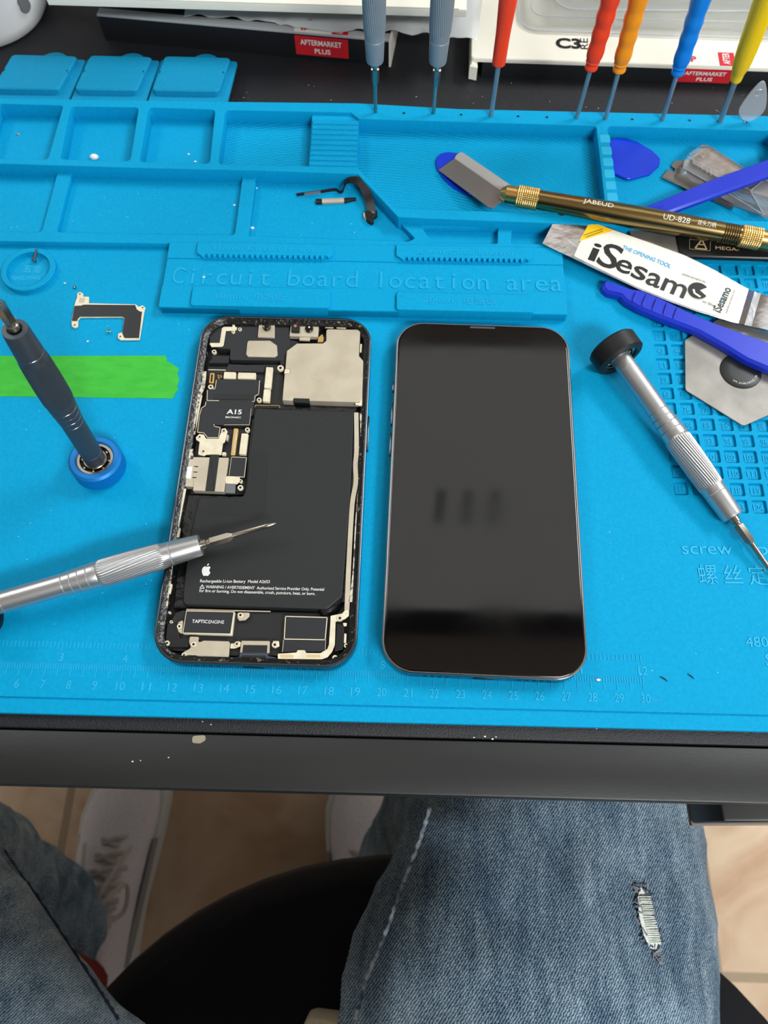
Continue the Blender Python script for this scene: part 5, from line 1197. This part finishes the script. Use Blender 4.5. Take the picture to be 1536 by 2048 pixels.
for v in b.verts:   # soft folds running across the cloth
    p = v.co; f = noise.noise(V((p.x * .012 + 3, p.y * .022, p.z * .012))) * 5 + (1 - abs(noise.noise(V((p.x * .02 + p.y * .014, p.y * .03 - p.x * .01, p.z * .02))) * 2)) * 2.6
    f += 5.0 * math.exp(-((p.y + 35 + (p.x - 200) * .35) / 12) ** 2) * (1 if p.z > -215 and 190 < p.x < 290 else 0) * max(0, min(1, (290 - p.x) / 60))
    if p.z < -500: f += 4 * math.sin(p.z * .11 + p.x * .03)
    v.co = p + v.normal * f
jm = b.copy(); jn = build('jeans', b, 'denim', pe, angle=180); 
bvh = BVHTree.FromBMesh(jm)
def hit(px, py, lift=0.0):
    d = ray(px, py).normalized(); r = bvh.ray_cast(CAM, d)
    return (r[0] + r[1] * lift, r[1]) if r[0] is not None else (None, None)
def on_cloth(pts, lift):
    return [q for q in (hit(x, y, lift)[0] for x, y in pts) if q is not None]
def lerp_px(pts, n):
    o = []
    for (x0, y0), (x1, y1) in zip(pts, pts[1:]):
        for k in range(n): o.append((x0 + (x1 - x0) * k / n, y0 + (y1 - y0) * k / n))
    return o + [pts[-1]]
sp_ = on_cloth(lerp_px([(862, 1615), (835, 1700), (800, 1790), (768, 1880), (735, 1960), (712, 2040)], 12), 0.2)
if len(sp_) > 3:
    b = B(); tube(b, sp_, [1.5 + .5 * math.sin(i * 1.9) for i in range(len(sp_))], 8, .5); build('seam', b, 'seam', jn)
sp_ = on_cloth(lerp_px([(8, 1700), (60, 1775), (130, 1880), (200, 1985), (235, 2040)], 12), 0.2)
if len(sp_) > 3:
    b = B(); tube(b, sp_, [1.2 + .4 * math.sin(i * 1.9) for i in range(len(sp_))], 8, .6); build('seam', b, 'seamdark', jn)
# ripped patch with pale threads
rip = [(1272, 1795), (1278, 1775), (1292, 1780), (1296, 1800), (1300, 1830), (1312, 1860), (1318, 1885), (1312, 1900), (1296, 1895), (1284, 1870), (1275, 1830)]
q = on_cloth(rip, 1.3)
b = B(); cpt = sum(q, V()) / len(q); cv = b.verts.new(cpt + V((0, 0, 1.2))); vs = [b.verts.new(p) for p in q]
for i in range(len(vs)): b.faces.new((vs[i], vs[(i + 1) % len(vs)], cv))
rp = build('ripped_patch', b, 'thread', jn, label='pale frayed rip')
rg = random.Random(5)
b = B()
for k in range(22):
    y = 1792 + k * 4.4; xm = 1282 + (y - 1790) * .22
    a_ = hit(xm - 8, y + rg.uniform(-1, 1), 1.6)[0]; c_ = hit(xm + 14, y + rg.uniform(-1, 1), 1.6)[0]
    if a_ and c_: tube(b, [a_, (a_ + c_) / 2 + V((0, 0, .7)), c_], .35, 5)
build('loose_threads', b, 'thread', rp)
b = B()
for k in range(40):
    t_ = k / 40; i = t_ * len(rip); x, y = rip[int(i) % len(rip)]; x2, y2 = rip[(int(i) + 1) % len(rip)]; f = i % 1
    x, y = x + (x2 - x) * f, y + (y2 - y) * f
    a_ = hit(x, y, .6)[0]
    if a_: tube(b, [a_, a_ + V((rg.uniform(-2, 2), rg.uniform(-2, 2), rg.uniform(.3, 1.5))), a_ + V((rg.uniform(-3, 3), rg.uniform(-3, 3), .5))], .4, 5)
for x, y in ((1305, 1905), (1312, 1915), (1318, 1908), (1278, 1772)):
    a_ = hit(x, y, .6)[0]
    for k in range(8): tube(b, [a_, a_ + V((rg.uniform(-4, 4), rg.uniform(-5, 5), rg.uniform(.3, 2)))], .35, 5)
build('frayed_edge', b, 'seam', rp)
jm.free()
# unseen upper body, added behind the camera to shade the left thigh
b = B(); limb(b, [((190, -545, -210), 165, 120), ((190, -540, -60), 160, 112), ((190, -510, 110), 165, 112), ((190, -465, 260), 190, 115), ((190, -430, 350), 170, 95), ((190, -405, 400), 70, 70), ((190, -395, 430), 58, 60)])
for sx in (-1, 1): limb(b, [((190 + sx * 150, -445, 335), 60, 60), ((190 + sx * 195, -470, 200), 50, 54), ((190 + sx * 215, -470, 60), 46, 48), ((190 + sx * 220, -440, -20), 42, 44)])
me = bpy.data.meshes.new('t'); bmesh.ops.recalc_face_normals(b, faces=b.faces); b.to_mesh(me); b.free()
ob = bpy.data.objects.new('t', me); COL.objects.link(ob)
rm = ob.modifiers.new('r', 'REMESH'); rm.mode = 'VOXEL'; rm.voxel_size = 12.0
smd = ob.modifiers.new('s', 'SMOOTH'); smd.factor = .6; smd.iterations = 10
dg = bpy.context.evaluated_depsgraph_get(); dg.update(); me2 = bpy.data.meshes.new_from_object(ob.evaluated_get(dg)); bpy.data.objects.remove(ob); bpy.data.meshes.remove(me)
b = B(); b.from_mesh(me2); bpy.data.meshes.remove(me2); build('unseen_torso', b, 'seat', pe, angle=180)
b = B(); limb(b, [((190, -400, 420), 52, 54), ((190, -375, 475), 54, 60), ((190, -345, 520), 66, 84), ((190, -325, 570), 74, 96), ((190, -318, 620), 66, 84), ((190, -318, 650), 30, 40)]); build('unseen_head', b, 'skin', pe, angle=180)
# feet
def shoe(label, hx, hy, ang, mirror=1, sc=1.0):
    s_ = thing('sneaker', label, 'shoe', (hx, hy, -740)) if False else None
    Rz = Matrix.Rotation(ang, 3, 'Z'); O = V((hx, hy, -740))
    def T(x, y, z): return O + Rz @ V((x * mirror * sc, y * sc, z * sc))
    prof = [(0, 20, 2), (8, 30, 0), (30, 35, 0), (80, 36, 1), (130, 39, 3), (180, 47, 5), (220, 50, 4), (250, 47, 0), (275, 36, -5), (288, 20, -8), (292, 6, -9)]
    outl = [(c + w, y) for y, w, c in prof] + [(c - w, y) for y, w, c in reversed(prof)]
    b = B(); p = [T(x * 1.06, y, 0) for x, y in outl]; q = rnd([(v.x, v.y) for v in p], 6, 2); prism(b, q, -740, -714, 4)
    sl = build('sole', b, 'sole', pe)
    hts = [(4, 22, 40, 0), (25, 32, 88, 0), (60, 34, 98, 0), (95, 35, 94, 1), (130, 38, 82, 3), (165, 43, 68, 5), (200, 46, 58, 5), (230, 46, 50, 3), (255, 41, 42, 0), (275, 30, 34, -5), (286, 16, 26, -8)]
    hs = smoothpath([V((y, w, h)) for y, w, h, c in hts], 3); cs = smoothpath([V((c, 0, 0)) for y, w, h, c in hts], 3); rings = []
    for hh, c in zip(hs, cs):
        y, w, h = hh; rr = []
        for k in range(20):
            a = PI * k / 19; ca = math.cos(a); x = w * math.copysign(abs(ca) ** .75, ca); zz = 18 + (h - 18) * math.sin(a) ** .8
            zz += 1.5 * noise.noise(V((x * .05, y * .05, 2)))
            rr.append(T(c.x + x, y, zz))
        rings.append(rr)
    b = B(); vs = skin(b, rings, cap=False, closed=False)
    for k in (0, -1): b.faces.new(vs[k])
    up = build('upper', b, 'shoe', pe, angle=80)
    pa = []
    b = B()
    for sd in (1, -1):
        for (y0, y1, f0_, f1_) in ((60, 200, .86, .98),):
            rgs = []
            for i in range(12):
                t_ = i / 11; y = y0 + (y1 - y0) * t_; w = 36 + 12 * t_; 
                rgs.append([T(sd * w * .98 + 3, y, 24), T(sd * w * .96 + 3, y, 42 - 8 * t_), T(sd * (w + 1.8) * .96 + 3, y, 42 - 8 * t_), T(sd * (w + 2.2) * .98 + 3, y, 24)])
            skin(b, rgs)
    build('side_panel', b, 'shoepanel', up)
    b = B()
    for i in range(6):
        y = 105 + i * 17; h = 93 - i * 6.4
        tube(b, smoothpath([T(-22, y + 3, h - 13), T(-8, y - 2, h - .5), T(8, y + 6, h - .2), T(24, y + 2, h - 14)], 4), 3.0, 8, .6)
        tube(b, smoothpath([T(22, y - 3, h - 11), T(6, y + 2, h + .5), T(-8, y + 9, h + 0), T(-24, y + 10, h - 14)], 4), 3.0, 8, .6)
    for sd in (1, -1):
        tube(b, smoothpath([T(0, 108, 97), T(sd * 16, 130, 102), T(sd * 34, 150, 86), T(sd * 36, 122, 84), T(sd * 14, 108, 98), T(0, 106, 99)], 5), 2.8, 8, .6)
        tube(b, smoothpath([T(0, 106, 98), T(sd * 10, 140, 98), T(sd * 20, 168, 84), T(sd * 28, 190, 70)], 5), 2.6, 8, .6)
    build('lace', b, 'lace', up)
    b = B(); lathe(b, [(0, 29 * sc), (60, 31 * sc), (110, 34 * sc)], T(0, 48, 78), (0.0, .15, 1), 20); build('sock', b, 'sock', pe)
shoe('left', -128, -262, -.02, -1, .98)
shoe('right', 178, -272, .02, 1, .98)
# pale object at the lower frame edge: end of a white plastic handle on the seat
b = B(); z_ = -250; pts = [P(x, y, z_) for x, y in ((606, 2052), (612, 2043), (626, 2039), (660, 2043), (700, 2049), (720, 2075), (640, 2110), (600, 2090))]
prism(b, rnd([(p.x, p.y) for p in pts], 2), -284, z_, 3); o = build('white_plastic_piece', b, 'cream'); tag(o, 'pale plastic piece on the seat between the thighs, at the lower picture edge', 'plastic piece')

# ================================================================== CAMERA AND VIEW
cd = bpy.data.cameras.new('Camera'); co = bpy.data.objects.new('Camera', cd); COL.objects.link(co); SC.camera = co
co.location = CAM * MM; co.rotation_euler = CEUL
cd.sensor_fit = 'VERTICAL'; cd.lens = 5.7; cd.sensor_height = 5.7 * 2048 / FPX; cd.sensor_width = cd.sensor_height
cd.clip_start = 0.005; cd.clip_end = 50
cd.dof.use_dof = True; cd.dof.focus_distance = 0.31; cd.dof.aperture_fstop = 3.2
SC.view_settings.view_transform = 'Standard'; SC.view_settings.look = 'None'; SC.view_settings.exposure = 0.0; SC.view_settings.gamma = 1
SC.view_settings.use_curve_mapping = False
